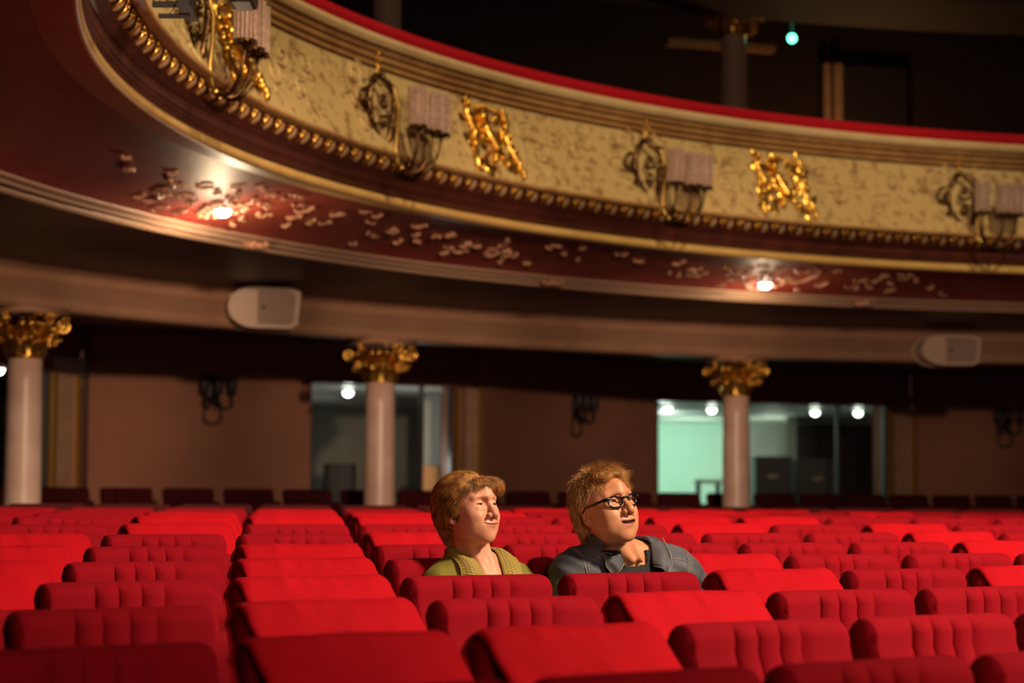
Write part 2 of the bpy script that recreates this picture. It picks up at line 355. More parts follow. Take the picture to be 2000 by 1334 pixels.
ce2 = ring('ceiling.002', [(12.10, 1.86), (13.0, 1.86), (19.5, 1.86)], M['ceil']); tag(ce2, kind='structure')
# flower bosses on the moulding
for (x, y, lb) in ((500, 480, 'plaster flower boss on the ceiling moulding, the brightly lit one below the left downlight'),
                   (1080, 553, 'plaster flower boss on the ceiling moulding, the dim middle one'),
                   (1690, 593, 'plaster flower boss on the ceiling moulding, below and right of the small right downlight')):
    p = pixh(x, y, 1.83); b = MB(); b.ball((0, 0, 0), (0.045, 0.045, 0.03), 12, 8)
    for k in range(6):
        a = k*PI/3; b.ball((0.05*math.cos(a), 0.05*math.sin(a), -0.004), (0.034, 0.034, 0.024), 10, 7)
    for k in range(6):
        a = k*PI/3+.5; b.ball((0.085*math.cos(a), 0.085*math.sin(a), 0.008), (0.022, 0.022, 0.018), 8, 6)
    o = b.build('flower_boss', M['relief'], tr); o.location = p; tag(o, lb)

# stucco relief on the soffit and the two downlights in it
def sofR(R): return float(np.interp(R, [8.6, 8.9, 9.3, 9.66], [2.035, 2.02, 1.965, 1.885]))
def sofpt(R, t, off=0.0): return ringpt(R, t, sofR(R)-off)
def softR(x, y):
    best = None
    for R in np.linspace(8.7, 9.6, 19):
        for t in np.linspace(math.radians(75), math.radians(190), 900):
            q = toimg(sofpt(R, t)); d = (q[0]-x)**2+(q[1]-y)**2
            if best is None or d < best[0]: best = (d, R, t)
    return best[1], best[2]
DL = [softR(437, 403), softR(1495, 551)]
rel = MB(); rr_ = random.Random(5)
for (R0, t0_) in DL+[(9.25, (DL[0][1]+DL[1][1])/2)]:
    for k in range(64 if R0 != 9.25 else 30):
        u = rr_.gauss(0, 0.75); Rr = 9.12+rr_.gauss(0, 0.20); Rr = min(max(Rr, 8.75), 9.52); tt = t0_+u/9.2
        L = rr_.uniform(0.04, 0.12); a = rr_.uniform(0, 2*PI); P = []
        for q in np.linspace(0, 1, 6):
            aa = a+q*rr_.uniform(.8, 1.8); P.append(sofpt(min(max(Rr+L*q*math.sin(aa), 8.7), 9.58), tt+L*q*math.cos(aa)/9.2, 0.010+0.010*math.sin(q*PI)))
        rel.tube(P, [0.006, 0.012, 0.015, 0.015, 0.011, 0.005], 6); rel.ball(P[-1], 0.017, 8, 5)
    for k in range(14 if R0 != 9.25 else 0):
        a = 2*PI*k/14; rr2 = 0.16; rel.ball(sofpt(R0+rr2*math.sin(a), t0_+rr2*math.cos(a)/9.2, 0.012), (0.026, 0.026, 0.018), 8, 6)
rl = rel.build('stucco_leaf_relief', M['relief'], sof); tag(rl, 'pale stucco leaf scrolls on the maroon ceiling under the balcony', kind='stuff')
for i, ((R0, t0_), lb) in enumerate(zip(DL, ('glaring downlight under the balcony, far left', 'small downlight under the balcony, right of the middle'))):
    p = sofpt(R0, t0_, 0.0); e = empty('downlight', p.tolist()); tag(e, lb, 'ceiling lamp', 'downlights under the balcony')
    b = MB(); b.lathe([(0.0, 0.01), (0.07, 0.01), (0.075, -0.012), (0.055, -0.022), (0.05, -0.008), (0.0, -0.006)], n=20); b.build('lamp_ring', M['relief'], e)
    b = MB(); b.ball((0, 0, -0.030), (0.052, 0.052, 0.034), 14, 8); b.build('bulb', M['lampw'], e)
    lamp('downlight_light', 'POINT', (p[0], p[1], p[2]-0.30), 20 if i == 0 else 8, (1.0, 0.70, 0.42), shadow_soft_size=0.05)

# ------------------------------------------------------------------ columns with gilded capitals
def acanthus(b, a, r0, z0, h, w, curl, parts=5):
    """one leaf hugging a bell, tip curling outwards"""
    G = []
    for q in np.linspace(0, 1, 8):
        zz = z0+h*(q if q < .8 else .8+.2*math.sin((q-.8)/.2*PI/2)*.6); rr = r0+curl*q**2.4*1.0+0.012
        if q > .85: zz -= h*0.10*(q-.85)/.15
        ww = w*(0.55+0.6*math.sin(PI*q*0.85))*(1-0.75*max(0, q-.75)/.25); row = []
        for u in np.linspace(-1, 1, 7):
            fold = 0.014*(1-abs(u))+0.006*math.cos(u*PI*3); aa = a+u*ww/r0
            row.append(((rr+fold)*math.cos(aa), (rr+fold)*math.sin(aa), zz-0.02*h*abs(u)*3))
        G.append(row)
    b.grid(np.array(G)); b.ball(((r0+curl+.02)*math.cos(a), (r0+curl+.02)*math.sin(a), z0+h*0.86), (0.024, 0.024, 0.018), 8, 6)
def capital(b, r, z0, z1):
    h = z1-z0
    b.lathe([(r*1.02, z0-0.02), (r*1.12, z0-0.012), (r*1.12, z0+0.006), (r*1.0, z0+0.012), (r*1.0, z0+h*.5), (r*1.25, z0+h*.85), (r*1.35, z1-0.05)], n=28)
    for k in range(8): acanthus(b, k*PI/4+.2, r*1.0, z0+0.01, h*.45, 0.050, 0.060)
    for k in range(8): acanthus(b, k*PI/4+.2+PI/8, r*1.02, z0+h*.28, h*.52, 0.052, 0.085)
    for k in range(4):
        a = k*PI/2+PI/4
        for sd in (-1, 1):
            P = []
            for q in np.linspace(0, 1, 16):
                th = -PI/2+q*3.2*PI*0.8; rr = 0.052*(1-q*.8)
                R = r+0.155+rr*math.cos(th); Z = z1-0.085+rr*math.sin(th)
                aa = a+sd*0.10; P.append((R*math.cos(aa), R*math.sin(aa), Z))
            P = [((r+.02)*math.cos(a+sd*.45), (r+.02)*math.sin(a+sd*.45), z0+h*.55), ((r+.06)*math.cos(a+sd*.3), (r+.06)*math.sin(a+sd*.3), z0+h*.68)]+P
            b.tube(P, np.linspace(0.016, 0.008, len(P)), 6)
    rc = random.Random(17)
    for k in range(44):         # loose foliage between the leaves
        a = rc.uniform(0, 2*PI); zz = z0+h*rc.uniform(.15, .98); rr = r+.03+.13*((zz-z0)/h)**1.5+rc.uniform(0, .03); L = rc.uniform(.03, .06)
        b.tube([((rr-.01)*math.cos(a), (rr-.01)*math.sin(a), zz-L), ((rr+.012)*math.cos(a+.05), (rr+.012)*math.sin(a+.05), zz-L*.3), ((rr+.02)*math.cos(a+.12), (rr+.02)*math.sin(a+.12), zz), ((rr+.035)*math.cos(a+.16), (rr+.035)*math.sin(a+.16), zz-.012)], [.008, .015, .013, .006], 6)
        b.ball(((rr+.036)*math.cos(a+.16), (rr+.036)*math.sin(a+.16), zz-.016), .012, 7, 5)
    for k in range(4):          # flower on each face
        a = k*PI/2+.05; c = ((r+.11)*math.cos(a), (r+.11)*math.sin(a), z1-0.04)
        b.ball(c, 0.026, 8, 6)
        for j in range(6):
            t = j*PI/3; b.ball((c[0]-math.sin(a)*.036*math.cos(t), c[1]+math.cos(a)*.036*math.cos(t), c[2]+.036*math.sin(t)), .018, 8, 5)
COLX = []
def colpos(x, R=12.0):
    best = None
    for t in np.linspace(math.radians(75), math.radians(175), 3000):
        p = ringpt(R, t, 0.6); d = abs(toimg(p)[0]-x)
        if best is None or d < best[0]: best = (d, p)
    return best[1]
FLZ = 0.26
for (x, lb) in ((47, 'pale column with gilded capital at the left edge under the balcony'),
                (742, 'pale column with gilded capital left of the seated woman'),
                (1438, 'pale column with gilded capital right of the seated man')):
    p = colpos(x); COLX.append(p); e = empty('column', (p[0], p[1], FLZ), math.atan2(p[1]-CY, p[0]-CX)); tag(e, lb, 'column', 'columns carrying the balcony')
    top = CAMZ+1.14-FLZ; bt = CAMZ+1.505-FLZ
    b = MB(); b.lathe([(0.0, 0.12), (0.142, 0.12)]+[(0.142-0.014*q**1.6, 0.12+(top-.12)*q) for q in np.linspace(0, 1, 10)]+[(0.128, top)], n=40); b.build('shaft', M['column'], e)
    b = MB(); b.box((0, 0, 0.03), (.38, .38, .06)); b.lathe([(0.19, 0.06)]+[(0.175+.015*math.cos(a), .085+.02*math.sin(a)) for a in np.linspace(-1.4, 1.4, 6)]+[(0.155, 0.115), (0.142, 0.13)], n=32); b.build('base', M['column'], e)
    b = MB(); capital(b, 0.128, top, bt-0.045); b.build('capital', M['gold'], e)
    b = MB(); b.box((0, 0, bt-0.022), (.46, .46, .044)); b.build('abacus', M['beam'], e)

# ------------------------------------------------------------------ rear wall with openings, pilasters
HO = 1.40                                     # head height of the openings above the lens
nod = {x: pixh(x, y, HO) for (x, y) in ((-260, 690), (105, 722), (175, 729), (608, 745), (888, 755), (945, 757), (1283, 783), (1735, 793), (1790, 795), (2180, 800))}
nod[-260] = nod[105]+(nod[105]-nod[175])*4.2
def slab(name, a, b_, z0, z1, th, m, parent=None, push=0.0):
    a = Vector((a[0], a[1], 0)); b_ = Vector((b_[0], b_[1], 0)); d = (b_-a); L = d.length; n = Vector((-d.y, d.x, 0)).normalized()
    if n.y < 0: n = -n
    c = (a+b_)/2+n*(th/2+push); mb = MB(); mb.box((0, 0, 0), (L, th, z1-z0)); o = mb.build(name, m, parent, smooth=False)
    o.location = (c.x, c.y, (z0+z1)/2); o.rotation_euler = (0, 0, math.atan2(d.y, d.x)); return o
ZF = 0.37; ZH = CAMZ+HO; ZC = CAMZ+1.86
def st(o): tag(o, kind='structure'); return o
for i, (a, b_) in enumerate(((175, 608), (945, 1283), (1790, 2180))):
    o = st(slab('wall_back', nod[a], nod[b_], ZF, ZC, 0.2, M['wall']))
for (a, b_) in ((-260, 105), (608, 888), (1283, 1735)):
    st(slab('wall_back', nod[a], nod[b_], ZH, ZC, 0.2, M['wall']))
for (a, b_) in ((105, 175), (888, 945), (1735, 1790)):
    st(slab('wall_back', nod[a], nod[b_], ZF, ZC, 0.2, M['wall'], push=0.12))
def lerp(a, b_, t): return nod[a]+(nod[b_]-nod[a])*t
PLB = {105: 'narrow pilaster edged with gold strips on the rear wall, farthest left',
       888: 'beige pilaster with gold edges on the rear wall behind the woman', 1735: 'beige pilaster with gold edges on the rear wall at the right'}
for (a, b_, t0_, t1_) in ((105, 175, .20, .80), (888, 945, .43, .96), (1735, 1790, .30, .98)):
    A, B = lerp(a, b_, t0_), lerp(a, b_, t1_); mid = (A+B)/2
    e = empty('pilaster', (0, 0, 0)); tag(e, PLB[a], 'pilaster', 'pilasters on the rear wall')
    slab('panel', A, B, ZF, ZH-0.02, 0.05, M['pil'], e, push=0.03)
    slab('gold_strip', lerp(a, b_, t1_-.12), lerp(a, b_, t1_), ZF, ZH-0.02, 0.05, M['oldgold'], e, push=0.0)
    slab('gold_strip', lerp(a, b_, max(0.02, t0_-.35)), lerp(a, b_, max(0.02, t0_-.35)+.11), ZF, ZH-0.02, 0.05, M['oldgold'], e, push=0.0)
for i, (a, b_) in enumerate(((-260, 105), (608, 888), (1283, 1735))):   # glazed openings to the foyer
    w = empty('window_%d' % (i+1)); tag(w, kind='structure')
    slab('glass_pane', nod[a], nod[b_], ZF, ZH, 0.02, M['glass'], w, push=0.09)
    slab('window_frame', nod[a], lerp(a, b_, .012), ZF, ZH, 0.10, M['dark'], w, push=0.04)
    slab('window_frame', lerp(a, b_, .988), nod[b_], ZF, ZH, 0.10, M['dark'], w, push=0.04)
    if i: slab('window_frame', lerp(a, b_, .78), lerp(a, b_, .792), ZF, ZH, 0.08, M['dark'], w, push=0.05)
# foyer beyond the glass
def far(x, d): 
    p = nod.get(x) or pixh(x, 770, HO); q = Vector((p.x, p.y, 0)); return q+(q-Vector((CX, CY, 0))).normalized()*d
def fx(x, Y): p = pix(x, 850, Y); return Vector((p.x, p.y, 0))
st(slab('wall_foyer', fx(-320, 27), fx(110, 28), ZF, ZH+.3, .2, M['greyw']))
st(slab('wall_foyer', fx(560, 29.6), fx(960, 30.6), ZF, ZH+.3, .2, M['greyw']))
st(slab('wall_foyer', fx(1240, 35), fx(1462, 35.2), ZF, ZH+.3, .2, M['mint']))
st(slab('wall_foyer', fx(1462, 34.8), fx(1556, 35), ZF, ZH+.3, .2, M['greyw']))
st(slab('wall_foyer', fx(1556, 35.0), fx(1840, 36), ZF, ZH+.3, .2, M['dark']))  # stretch beyond the foyer lamps, its darkness put into the colour
st(slab('wall_divider', fx(960, 26.5), fx(960, 31), ZF, ZH+.3, .15, M['greyw']))
st(slab('wall_divider', fx(1235, 29), fx(1240, 36), ZF, ZH+.3, .15, M['mint']))
st(slab('wall_divider', fx(1556, 32.6), fx(1556, 34.6), ZF, ZH+.3, .15, M['greyw']))  # added divider, keeps the mint-side lamps off the right foyer
cf = MB(); cf.box((2.0, 31.5, ZH+0.14), (22, 15, 0.2)); o = cf.build('ceiling.003', M['white'], smooth=False)
# the foyer ceiling follows the wall line so that it never enters the hall
me = o.data
bpy.data.meshes.remove(me) if False else None
bpy.data.objects.remove(o)
line = [nod[x] for x in (-260, 105, 175, 608, 888, 945, 1283, 1735, 1790, 2180)]
cf = MB(); near = [(p.x, p.y+0.15) for p in line]; farp = [(p.x, 38.0) for p in line]
G = np.array([[(x, y, ZH+0.01) for (x, y) in near], [(x, y, ZH+0.01) for (x, y) in farp], [(x, y, ZH+0.15) for (x, y) in farp], [(x, y, ZH+0.15) for (x, y) in near]])
cf.grid(G, cu=True); st(cf.build('ceiling.003', M['white'], smooth=False))
ff = MB(); G = np.array([[(x, y, ZF) for (x, y) in near], [(x, y, ZF) for (x, y) in farp], [(x, y, ZF-.15) for (x, y) in farp], [(x, y, ZF-.15) for (x, y) in near]])
ff.grid(G, cu=True); st(ff.build('floor.002', M['dark'], smooth=False))
FL = [(680, 764, 'round foyer ceiling lamp seen through the glass just left of the middle column'),
      (1304, 796, 'round foyer ceiling lamp in the bright mint-green area, the left one of two'), (1390, 798, 'round foyer ceiling lamp just left of the right column'),
      (1592, 803, 'round foyer ceiling lamp in the dark foyer, the left one of two'), (1676, 804, 'round foyer ceiling lamp in the dark foyer, the one farthest right'), (-3, 719, 'round foyer ceiling lamp at the left picture edge')]
for (x, y, lb) in FL:
    p = pixh(x, y, HO-0.03); e = empty('ceiling_spot', p[:]); tag(e, lb, 'ceiling lamp', 'foyer ceiling lamps')
    b = MB(); b.lathe([(0.075, 0.035), (0.08, 0.0), (0.06, -0.012), (0.055, 0.004)], n=20); b.build('lamp_ring', M['white'], e)
    b = MB(); b.ball((0, 0, -0.015), (0.056, 0.056, 0.05), 14, 8); b.build('bulb', M['lampw'] if False else M['lampc'], e)
p = fx(1350, 33); lamp('foyer_light', 'AREA', (p.x, p.y, ZH-0.25), 42, (0.80, 1.0, 0.88), (p.x-.1, p.y+2.4, 0.9), shape='DISK', size=0.9)
p = fx(1300, 31.5); lamp('foyer_wash', 'POINT', (p.x, p.y, ZH-0.22), 16, (0.85, 1.0, 0.92), shadow_soft_size=0.1)
p = fx(640, 27.6); lamp('foyer_light.001', 'POINT', (p.x, p.y, ZH-1.0), 12, (1.0, 0.97, 0.86), shadow_soft_size=0.15)
p = fx(1510, 33); lamp('foyer_light.002', 'POINT', (p.x, p.y, ZH-0.4), 9, (0.9, 0.95, 0.8), shadow_soft_size=0.15)
p = fx(20, 24.5); lamp('foyer_light.003', 'POINT', (p.x, p.y, ZH-0.35), 6, (0.8, 0.9, 0.85), shadow_soft_size=0.15)
p = fx(800, 25.3); lamp('foyer_fill', 'POINT', (p.x, p.y, ZH-0.9), 11, (1.0, 0.95, 0.88), shadow_soft_size=0.1)  # added light for the white panel and orange box, no lamp seen there
# things standing in the foyer
def fbox(name, x0, x1, y0, Y, dep, m, lb, cat, round_=0.0, z0=ZF):
    A, B = pix(x0, y0, Y), pix(x1, y0, Y); e = MB(); w = (B-A).length; zt = A.z
    e.box((0, 0, (zt-z0)/2), (w, dep, zt-z0)); o = e.build(name, m, smooth=False); o.location = ((A.x+B.x)/2, Y+dep/2, z0)
    bv = o.modifiers.new('bevel', 'BEVEL'); bv.width = 0.03 if round_ else 0.012; bv.segments = 3
    tag(o, lb, cat); return o
wp = fbox('curtain_panel', 828, 862, 752, 26.9, .05, M['white'], 'tall white panel standing behind the glass right of the middle column', 'panel')
ob = fbox('display_box', 822, 857, 910, 26.3, .3, M['orange'], 'orange box in front of the white panel just left of the woman', 'box')
fbox('cabinet', 632, 690, 905, 27.3, .5, M['dark'], 'dark low cabinet in the foyer just left of the middle column', 'cabinet')
for (x0, x1, y0, lb) in ((1475, 1548, 891, 'dark cabinet in the foyer right of the right column, the left one'), (1556, 1640, 896, 'dark cabinet in the foyer right of the right column, the right one')):
    e = empty('cabinet', (0, 0, 0)); tag(e, lb, 'cabinet', 'dark foyer cabinets'); Y = 31.5
    A, B = pix(x0, y0, Y), pix(x1, y0, Y); zt = A.z; w = (B-A).length; cx = (A.x+B.x)/2
    b = MB(); b.box((cx, Y+.3, (zt+ZF)/2), (w, .6, zt-ZF)); b.build('body', M['dark'], e, smooth=False)
    b = MB(); b.box((cx, Y-.01, (zt+ZF)/2), (w*.9, .02, (zt-ZF)*.9)); b.build('door', M['dark'], e, smooth=False)
    b = MB(); b.ball((cx, Y-.05, zt-.30), (.10, .03, .03), 10, 6); b.build('handle', M['pil'], e)
tb = empty('table', (0, 0, 0)); tag(tb, 'small table with a pale top in the mint-green foyer left of the right column', 'table')
A = pix(1362, 940, 30.4); B = pix(1408, 940, 30.4); b = MB(); b.box(((A.x+B.x)/2, 30.6, A.z), (.36, .5, .05)); b.build('table_top', M['white'], tb, smooth=False)
for dx in (-.14, .14):
    for dy in (-.2, .2):
        b = MB(); b.tube([((A.x+B.x)/2+dx, 30.6+dy, ZF), ((A.x+B.x)/2+dx, 30.6+dy, A.z-.02)], .018, 8); b.build('leg', M['dark'], tb)

# ------------------------------------------------------------------ loudspeakers on the ring beam
def speaker(x0, x1, y0, y1, R, lb, yaw):
    c = (x0+x1)/2; best = min(np.linspace(math.radians(75), math.radians(170), 2400), key=lambda t: abs(toimg(ringpt(R, t, 1.55))[0]-c))
    p = ringpt(R, best, 1.5); k = p[1]/FPX; w = (x1-x0)*k; h = (y1-y0)*k
    zc = pix(c, (y0+y1)/2, p[1]).z; e = empty('loudspeaker', (p[0], p[1], zc), math.radians(yaw)); tag(e, lb, 'loudspeaker', 'cream loudspeakers on the ring beam')
    # D-shaped cabinet lying on its side: rounded nose to the left, flat grille to the right
    prof = [(-w*.5+w*.36*(1-math.cos(a)), 0, h*.5*math.sin(a)) for a in np.linspace(0, PI/2, 9)]
    out = [(x, z) for (x, _, z) in prof]+[(w*.36, h*.5), (w*.5, h*.40), (w*.46, -h*.40), (w*.36, -h*.5)]+[(x, -z) for (x, _, z) in reversed(prof)][:-1]
    def ex(pts, y0_, y1_):
        m = MB(); n = len(pts); V = [(x, y0_, z) for x, z in pts]+[(x, y1_, z) for x, z in pts]
        m.add(V, [tuple(range(n)), tuple(range(2*n-1, n-1, -1))]+[(i, (i+1) % n+0, (i+1) % n+n, i+n) for i in range(n)]); return m
    o = ex(out, -0.16, 0.14).build('cabinet', M['spk'], e, smooth=False); bv = o.modifiers.new('bevel', 'BEVEL'); bv.width = 0.012; bv.segments = 3
    gp_ = [(-w*.10, h*.46), (w*.34, h*.46), (w*.45, h*.36), (w*.42, -h*.36), (w*.34, -h*.44), (-w*.10, -h*.44)]
    ex(gp_, -0.172, -0.155).build('grille', M['spkg'], e, smooth=False)
    b = MB(); b.ball((-w*.02, -0.175, 0.0), (0.016, 0.008, 0.016), 10, 6); b.build('badge', M['dark'], e)
    b = MB(); b.box((0, .22, -.02), (.10, .20, .08)); b.build('bracket', M['spk'], e, smooth=False)
speaker(440, 578, 566, 641, 11.62, 'cream loudspeaker on the beam, the large one between the left and middle columns', 18)
speaker(1790, 1906, 659, 713, 11.62, 'dim cream loudspeaker on the beam near the right picture edge', 8)

# ------------------------------------------------------------------ upper tier behind the balcony rail (dark)
st(ring('shade_overhang', [(8.9, 5.0), (8.85, 4.85), (8.95, 4.72), (11.7, 4.86), (11.7, 5.1)], M['wallup'], n=120))  # unseen overhang added to keep the front spot off the upper columns
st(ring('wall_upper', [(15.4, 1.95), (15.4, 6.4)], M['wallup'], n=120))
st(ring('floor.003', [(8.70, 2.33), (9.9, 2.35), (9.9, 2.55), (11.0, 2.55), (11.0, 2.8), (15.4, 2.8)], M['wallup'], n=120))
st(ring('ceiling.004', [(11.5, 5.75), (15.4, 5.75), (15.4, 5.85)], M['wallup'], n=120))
st(ring('trim_3', [(11.75, 5.95), (11.83, 5.90), (11.83, 5.16), (11.80, 5.12), (11.80, 5.06), (12.15, 5.06), (12.15, 5.95)], M['wallup'], n=120))
for (p, x, lb) in ((COLX[1], 748, 'dim upper column above the balcony rail near the top edge'), (COLX[2], 1436, 'dim upper column behind the balcony rail, left of the green light')):
    q = colpos(x, 12.0); e = empty('upper_column', (q[0], q[1], CAMZ+2.8), 0.3); tag(e, lb, 'column', 'upper columns')
    b = MB(); b.lathe([(0.0, 0), (0.145, 0.0), (0.14, 0.2), (0.125, 1.95)], n=36); b.build('shaft', M['column'], e)
    b = MB(); capital(b, 0.125, 1.95, 2.22); b.build('capital', M['gold'], e)
    b = MB(); b.box((0, 0, 2.24), (.42, .42, .05)); b.build('abacus', M['beam'], e)
tq = min(np.linspace(math.radians(75), math.radians(140), 3000), key=lambda t: abs(toimg(ringpt(15.3, t, 4))[0]-1627))
A = Vector(ringpt(15.3, tq, 0)); nrm = Vector((CX-A.x, CY-A.y, 0)).normalized(); tan_ = Vector((nrm.y, -nrm.x, 0)); tan_ = -tan_ if tan_.x < 0 else tan_
Ytop = pix(1627, 130, A.y).z; Yg = CAMZ+2.8
dr = empty('door_1'); tag(dr, kind='structure')
b = MB(); b.box((0, 0, 0), (0.075, .12, Ytop-Yg)); o = b.build('door_casing', M['pil'], dr, smooth=False); o.location = (A.x-tan_.x*.10, A.y-tan_.y*.10-.1, (Ytop+Yg)/2); o.rotation_euler.z = math.atan2(tan_.y, tan_.x)
b = MB(); b.box((0, 0, 0), (0.10, .16, Ytop-Yg)); o = b.build('door_casing', M['pil'], dr, smooth=False); o.location = (A.x+tan_.x*.03, A.y+tan_.y*.03-.1, (Ytop+Yg)/2); o.rotation_euler.z = math.atan2(tan_.y, tan_.x)
b = MB(); b.box((0, 0, 0), (0.8, .06, Ytop-Yg)); o = b.build('door_leaf', M['dark'], dr, smooth=False); o.location = (A.x+tan_.x*.5, A.y+tan_.y*.5-.06, (Ytop+Yg)/2); o.rotation_euler.z = math.atan2(tan_.y, tan_.x)
b = MB(); b.box((0, 0, 0), (1.3, .16, .07)); o = b.build('door_cornice', M['beam'], dr, smooth=False); pc = pix(1475, 90, 24.0); o.location = (pc.x-.4, pc.y, pc.z); o.rotation_euler.z = 0.3
lamp('upper_tier_fill', 'POINT', (A.x+nrm.x*1.6-.3, A.y+nrm.y*1.6, CAMZ+3.4), 40, (1.0, 0.50, 0.18), shadow_soft_size=0.2)  # added warm light for the door casing and beam, source unseen
pg = pix(1547, 75, 22.5); e = empty('indicator_light', pg[:]); tag(e, 'small glowing green light hanging below the upper beam', 'lamp')
b = MB(); b.ball((0, 0, 0), 0.045, 16, 10); b.build('lens', M['lampg'], e)
b = MB(); b.tube([(0, 0, .04), (0, 0, CAMZ+5.75-pg.z)], .012, 6); b.box((0, .05, .06), (.09, .06, .06)); b.build('housing', M['black'], e)
lamp('indicator_glow', 'POINT', (pg.x, pg.y-.12, pg.z+.05), 1.2, (0.1, 1.0, 0.45), shadow_soft_size=0.03)

# ------------------------------------------------------------------ raked floor and the curved rows of seats
PHI = 0.6135; KAP = 0.0386; Z0R = 6.2275; DROW = 0.7364; HTOP = 0.1934; RK = 0.0303; PSEAT = 0.56
bvec = np.array([-math.sin(PHI), math.cos(PHI)]); rvec = np.array([math.cos(PHI), math.sin(PHI)])
RR0 = 1/KAP; CR = np.array([-0.3, Z0R])-bvec*RR0
SH = {-5: -1.549-2.0, -4: -1.549-1.6, -3: -1.183, -2: -1.364, -1: -1.537, 0: -1.149, 1: -.749, 2: -.352, 3: .046, 4: .458, 5: .853, 6: 1.253, 7: 1.66, 8: 2.06, 9: 2.46, 10: 2.86, 11: 3.26, 12: 3.66}
SH[-4] = -1.0; 
def frow(k): return RK*k if k <= 5 else RK*5+0.012*(k-5)
def seatpose(k, i):
    """back-left corner of the backrest top in plan and heading"""
    Rk = RR0+k*DROW; a = (SH[k]+i*PSEAT)/Rk; d = bvec*math.cos(a)+rvec*math.sin(a); p = CR+Rk*d
    return p, math.atan2(d[1], d[0])-PI/2     # heading: local +y points to the back of the hall
def floor_mesh():
    b = MB(); G = []
    for a in np.linspace(-0.62, 0.75, 60):
        d = bvec*math.cos(a)+rvec*math.sin(a); row = []
        for kk in np.linspace(-9, 14, 24): q = CR+(RR0+kk*DROW)*d; row.append((q[0], q[1], frow(kk)))
        G.append(row)
    b.grid(np.array(G)); return b
fl = floor_mesh().build('floor', M['floor']); tag(fl, kind='structure')
# raised rear dais between the columns and the rear wall
b = MB(); th = np.linspace(T0, T1, 120); G = np.array([[ringpt(12.45, t, -1.3), ringpt(12.45, t, ZF-CAMZ), ringpt(19.8, t, ZF-CAMZ)] for t in th]); b.grid(G)
dais = b.build('floor.001', M['floor']); tag(dais, kind='structure')

